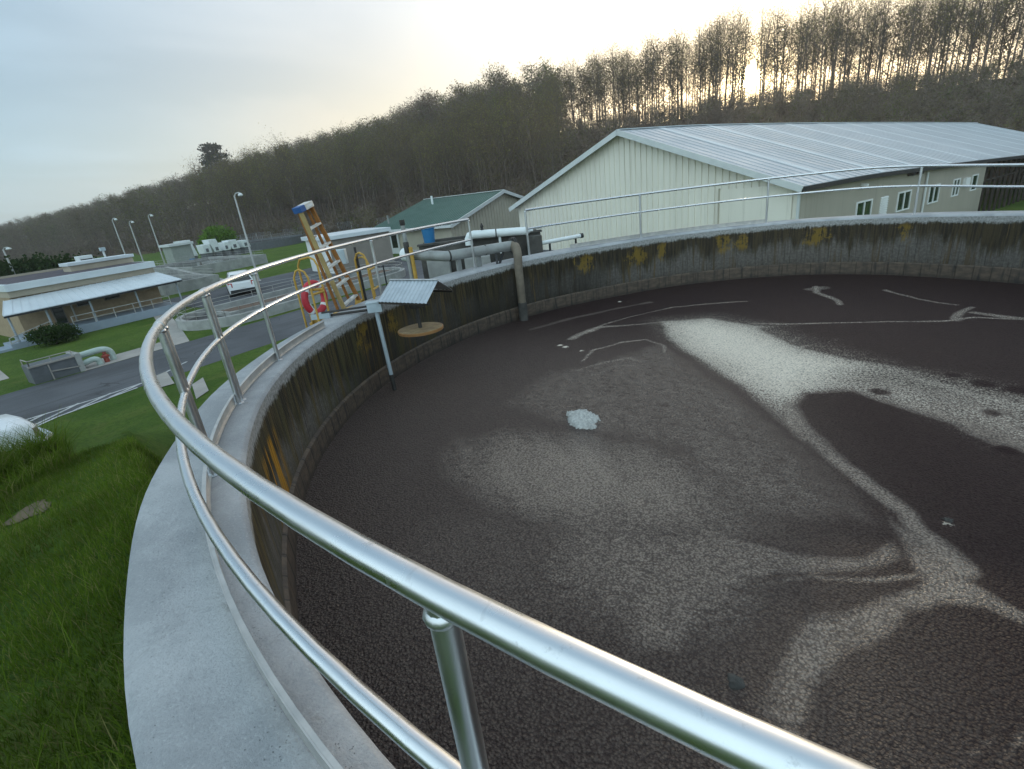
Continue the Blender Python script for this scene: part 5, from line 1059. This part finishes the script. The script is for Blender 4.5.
for q in near_i:
    v = rg.integers(0, 5); onr = az[q] > -30; sc = rg.uniform(.9, 1.2)*np.interp(az[q], [-30,-22,-14,14], [.86,1.02,1.1,1.12]) if onr else rg.uniform(.85, 1.12)
    lab = 'tall thin budding tree on the ridge crest, bare trunk against the bright sky' if onr else 'bare grey-brown tree on the lower wooded slope'
    t = bpy.data.objects.new('ridge_tree' if onr else 'slope_tree', None); COL.objects.link(t); t.location = (x[q], y[q], zt[q]); t.rotation_euler = (0, 0, rg.uniform(0, 6.28)); t.scale = (sc*rg.uniform(.85,1.1),)*2+(sc,)
    tag(t, lab, 'tree', 'trees along the ridge crest' if onr else 'trees on the lower slope')
    for nm, me in (('trunk', TM[v][0]), ('crown', TM[v][1])):
        c = bpy.data.objects.new(nm, me); COL.objects.link(c); c.parent = t
def stuff_forest(name, xs, ys, zs, label, scl=(.8,1.15), variants=LOW, green=None, size=None):
    VV, FF, MI, TI = [], [], [], []; b = 0
    for q in range(len(xs)):
        Vt, Ft, Va, Fa, Vb, Fb = variants[rg.integers(0, len(variants))]; a = rg.uniform(0, 6.28); sc = rg.uniform(*scl)*(1 if size is None else size[q]); w2 = sc*rg.uniform(.85,1.25)
        Rm = np.array([[cos(a),-sin(a),0],[sin(a),cos(a),0],[0,0,1]]); vv = np.concatenate([Vt, Va, Vb])@Rm.T*np.array([w2,w2,sc])+np.array([xs[q], ys[q], zs[q]])
        FF += [Ft+b, Fa+b+len(Vt), Fb+b+len(Vt)+len(Va)]; VV.append(vv); b += len(vv)
        MI.append(np.repeat([0,1,2], [len(Ft), len(Fa), len(Fb)])); TI.append(np.full(len(vv), rg.random() if green is None else green[q]))
    me = np_mesh(name, np.concatenate(VV), np.concatenate(FF)); me.materials.append(M['wood_bark']); me.materials.append(M['wood_twig']); me.materials.append(M['wood_leaf'])
    me.polygons.foreach_set('material_index', np.concatenate(MI).astype(np.int32)); at = me.attributes.new('tint', 'FLOAT', 'POINT'); at.data.foreach_set('value', np.concatenate(TI).astype(np.float32))
    o = link_mesh(name, me, None); tag(o, label, 'woodland', None, 'stuff'); return o
fz = az[far_i]; tint = np.clip(rg.random(len(far_i))*.75+np.where(fz < -55, .25, 0), 0, 1)
stuff_forest('woodland', x[far_i], y[far_i], zt[far_i], 'brown and olive spring woodland covering the long hillside', green=tint, size=np.interp(fz, [-84,-77,-70,-60,-50,-42,-35,-28], [.55,.62,.78,.92,1.0,1.12,1.22,1.1]))
# understory: leafy shrubs on the slope below the ridge and along the wood edge
SHR = []
for i in range(4):
    r5 = np.random.default_rng(300+i); paths = []
    for q in range(7): a = r5.uniform(0, 6.28); e = np.array([cos(a)*r5.uniform(.3,1.2), sin(a)*r5.uniform(.3,1.2), r5.uniform(1.4,3.2)]); paths.append((np.array([[0,0,-.2], e*.5+r5.normal(0,.1,3), e]), np.array([.05,.03,.01])))
    Vt, Ft = tubes_np(paths, 3); tp = np.concatenate([p[0][1:] for p in paths]); C1 = tp[r5.integers(0, len(tp), 260)]+r5.normal(0,.55,(260,3)); C1[:,2] = np.maximum(C1[:,2], .1)
    Va, Fa = leaf_quads(C1, .55, r5, .9, 1.6); qv = Va.reshape(-1,4,3); md = (qv[:,1]+qv[:,3])/2; qv[:,1] = md+(qv[:,1]-md)*.11; qv[:,3] = md+(qv[:,3]-md)*.11; Va = qv.reshape(-1,3)
    C2 = tp[r5.integers(0, len(tp), 240)]+r5.normal(0,.55,(240,3)); C2[:,2] = np.maximum(C2[:,2], .1); Vb, Fb = leaf_quads(C2, .22, r5, .2, 1.); SHR.append((Vt, Ft, Va, Fa, Vb, Fb))
x4, y4 = scatter(3.4, -45, 16, lambda a, b, z: a-3+rg.uniform(0,3,len(b)), lambda a, b, z: b+4)
x5, y5 = scatter(5.5, -84, -45, lambda a, b, z: a-6+rg.uniform(0,6,len(b)), lambda a, b, z: a+30)
uq, vq = -rg.uniform(3, 26, 110), rg.uniform(36, 85, 110); x6 = A2.x+gv.x*uq+sv.x*vq; y6 = A2.y+gv.y*uq+sv.y*vq
xs, ys = np.concatenate([x4, x5, x6]), np.concatenate([y4, y5, y6]); zs = groundz(xs, ys)
a4, _d = az_d(xs, ys); gt = np.where(a4 > -8+rg.normal(0, 2, len(xs)), rg.uniform(.5, 1., len(xs)), rg.uniform(0, .55, len(xs)))
stuff_forest('thicket', xs, ys, zs, 'brown and green undergrowth on the slope below the ridge trees', (.7, 1.3), SHR, gt)

def leafy(name, label, cat, loc, rx_, ry_, rz_, nleaf, lsize, cols, seed, lumps=9, trunk=True, group=None, transl=.3):
    r6 = np.random.default_rng(seed); t = thing(name, label, cat, loc, group); C = []
    cen = [(np.array([0,0,rz_*1.0]), 1.)]+[(np.array([r6.uniform(-.6,.6)*rx_, r6.uniform(-.6,.6)*ry_, rz_*r6.uniform(.55,1.5)]), r6.uniform(.35,.62)) for _ in range(lumps)]
    for c, s in cen:
        n = int(nleaf*s*s/sum(q[1]**2 for q in cen)); d = r6.normal(size=(n,3)); d /= np.linalg.norm(d, axis=1)[:,None]; rr2 = r6.uniform(.35,1.,n)**.5*r6.uniform(.85,1.1,n); C.append(c+d*rr2[:,None]*np.array([rx_, ry_, rz_])*s)
    C = np.concatenate(C); C = C[C[:,2] > .03]; Vl, Fl = leaf_quads(C, lsize, r6, .1, 1.)
    me = np_mesh('foliage', Vl, Fl); link_mesh('foliage', me, leafmat(name+'_leaves', cols, transl), t)
    if trunk:
        paths = [(np.array([[0,0,-.1],[.02*rx_,0,rz_*.5],[0,.03*ry_,rz_]]), np.array([.06,.05,.03])*max(rz_,.6))]
        for q in range(6): a = q*1.05; paths.append((np.array([[0,0,.2*rz_],[cos(a)*rx_*.3,sin(a)*ry_*.3,rz_*.8],[cos(a)*rx_*.6,sin(a)*ry_*.6,rz_*1.3]]), np.array([.035,.025,.01])*max(rz_,.6)))
        Vt, Ft = tubes_np(paths, 5); me = np_mesh('stem', Vt, Ft, True); link_mesh('stem', me, M['bark'], t)
    return t
leafy('shrub', 'rounded dark green shrub in front of the office steps', 'shrub', (-36.0,.55,G), 1.05, 1.15, .55, 3800, .10, [(.035,.06,.018),(.028,.05,.015)], 1)
leafy('lime_green_tree', 'round bright lime green tree at the foot of the hill', 'tree', (-105.3,46.6,G), 3.4, 3.4, 2.4, 5200, .34, [(.13,.23,.03),(.10,.19,.025)], 2)
leafy('hedge', 'dark green overgrown hedge bank behind the office at the left edge', 'hedge', (-60,4.6,G), 3.5, 8.0, 2.3, 11000, .26, [(.028,.05,.016),(.04,.065,.022)], 3, 12)
leafy('hedge', 'low brownish shrub row behind the dark hedge at the left edge', 'hedge', (-92,8,G), 4, 14, 1.6, 6000, .4, [(.10,.085,.04),(.08,.075,.035)], 4, 12)
leafy('shrub', 'bright green bush under the open end of the hall at the right edge', 'shrub', (13.5,45,G), 2.6, 2.6, 1.0, 3000, .22, [(.07,.15,.02),(.06,.12,.02)], 6)
# pine standing above the wood
pn = thing('pine_tree', 'dark ragged pine rising above the treeline on the left of the hill', 'tree', (-260.5,135.6,0))
r7 = np.random.default_rng(9); pz, _ = hillz(np.array([-260.5]), np.array([135.6])); pz = float(pz[0]); pn.location.z = pz; PH = 25.
paths = [(np.array([[0,0,-1],[.2,0,PH*.5],[0,0,PH]]), np.array([.55,.4,.08]))]; C = []
for i in range(44):
    s = .42+.57*i/44; a = i*2.4+r7.normal(0,.4); L = (12.5*(1-s)+3.4)*r7.uniform(.55,1.15); p0 = np.array([0,0,PH*s]); e = p0+np.array([cos(a)*L, sin(a)*L, L*r7.uniform(-.02,.35)]); paths.append((np.array([p0, (p0+e)/2+np.array([0,0,.2]), e]), np.array([.12,.08,.03])))
    for q in range(4): n = 15; c = p0+(e-p0)*r7.uniform(.35,1.02); C.append(c+r7.normal(0,1,(n,3))*np.array([1.0,1.0,.38]))
Vt, Ft = tubes_np(paths, 5); link_mesh('trunk', np_mesh('trunk', Vt, Ft, True), M['bark'], pn)
Vl, Fl = leaf_quads(np.concatenate(C), .8, r7, .3, 1.3); link_mesh('crown', np_mesh('crown', Vl, Fl), leafmat('pine_needles', [(.016,.026,.016),(.02,.03,.018)], .1), pn)

BX, BY = -8.6, -6.7
# grass blades on the bank: nobody could count them
def blades(n, rlo, rhi, tlo, thi, hlo, hhi, w, seed, pw=1., sel=None):
    r8 = np.random.default_rng(seed); r = rlo+(rhi-rlo)*r8.random(n)**pw; th = np.radians(r8.uniform(tlo, thi, n)); xx, yy = r*np.sin(th), -r*np.cos(th)
    if sel is not None: k_ = sel(xx, yy, r8); xx, yy = xx[k_], yy[k_]
    m = len(xx); zz = groundz(xx, yy)-.01; h = r8.uniform(hlo, hhi, m)*(.75+.5*(np.sin(xx*3.1+yy*1.7)*np.sin(yy*2.7-xx*1.1)*.5+.5))
    a = r8.uniform(0, 6.28, m); dx, dy = np.cos(a)*w/2, np.sin(a)*w/2; la = r8.uniform(0, 6.28, m); ln = h*r8.uniform(.15,.9,m); bx, by = np.cos(la)*ln, np.sin(la)*ln
    z0 = np.zeros(m); B = np.stack([xx,yy,zz],-1)
    o = lambda x_, y_, z_: B+np.stack([x_,y_,z_],-1)
    Vv = np.stack([o(-dx,-dy,z0),o(dx,dy,z0),o(bx*.35+dx*.8,by*.35+dy*.8,h*.6),o(bx*.35-dx*.8,by*.35-dy*.8,h*.6),o(bx+dx*.15,by+dy*.15,h),o(bx-dx*.15,by-dy*.15,h)],1).reshape(-1,3)
    b = np.arange(m)[:,None]*6; Ff = np.concatenate([b+np.array([[0,1,2,3]]), b+np.array([[3,2,4,5]])]); return Vv, Ff, r8.random(m).repeat(6)
bare = lambda xx, yy, r8: (np.hypot((xx-BX)/.3, (yy-BY)/.25) > r8.uniform(.6, 1.2, len(xx))) & (np.hypot(xx, yy) > float(7.85)) & ~((xx < -16.2) & (yy < -5.4))
parts = [blades(95000, 7.75, 12.6, -64, -4, .045, .11, .007, 1, 1.15, bare), blades(60000, 12.2, 20.8, -60, -12, .04, .10, .014, 2, 1., bare),
         blades(7000, 12.0, 13.3, -62, -30, .15, .38, .012, 3, 1., bare), blades(16000, 12.9, 15.4, -78, -58, .35, .95, .014, 4, 1., lambda xx, yy, r8: np.degrees(np.arctan2(xx-CAM.x, yy-CAM.y)) < -79.3-r8.random(len(xx))*2), blades(3000, 7.75, 8.1, -64, -5, .10, .3, .008, 5, 1., None), blades(500, 8.2, 11, -58, -20, .25, .5, .006, 6, 1., None)]
VV, FF, TT = [], [], []; b = 0
for Vv, Ff, Tt in parts: VV.append(Vv); FF.append(Ff+b); TT.append(Tt); b += len(Vv)
me = np_mesh('grass', np.concatenate(VV), np.concatenate(FF)); at = me.attributes.new('tint', 'FLOAT', 'POINT'); at.data.foreach_set('value', np.concatenate(TT).astype(np.float32))
go = link_mesh('grass', me, leafmat('grass_blades', [(.062,.11,.011),(.09,.145,.015),(.13,.19,.024),(.076,.125,.014),(.24,.22,.085)], .45, 'tint')); tag(go, 'rough green grass on the bank beside the tank', 'grass', None, 'stuff')
xx, yy = BX+.28*(1+.16*np.sin(np.arange(20)*.94)+.08*np.sin(np.arange(20)*1.9))*np.cos(np.linspace(0,6.28,20,endpoint=False)), BY+.24*(1+.16*np.sin(np.arange(20)*.94)+.08*np.sin(np.arange(20)*1.9))*np.sin(np.linspace(0,6.28,20,endpoint=False))
mb = MB().poly([(a, b, float(groundz(np.array([a]), np.array([b]))[0])+.02) for a, b in zip(xx, yy)]); tag(obj('bare_earth', mb, mat('bare_earth', (.13,.095,.055), (.08,.06,.035), 6, .95, 0, .4, 20, .02)), 'bare patch of earth in the grass bank', None, None, 'structure')

# thin haze over the valley, added for lens glare and sun glow
hm = bpy.data.materials.new('glare_haze'); hm.use_nodes = True; ht = hm.node_tree; ht.nodes.clear(); ho = ht.nodes.new('ShaderNodeOutputMaterial'); hv = ht.nodes.new('ShaderNodeVolumePrincipled')
hv.inputs['Density'].default_value = HAZE; hv.inputs['Color'].default_value = (.92,.90,.90,1); hv.inputs['Anisotropy'].default_value = .55; ht.links.new(hv.outputs[0], ho.inputs['Volume'])
tag(obj('added_haze', MB().box(-950, 950, -950, 950, -11, 75), hm), 'thin haze in the valley, added for glare near the sun', None, None, 'stuff')
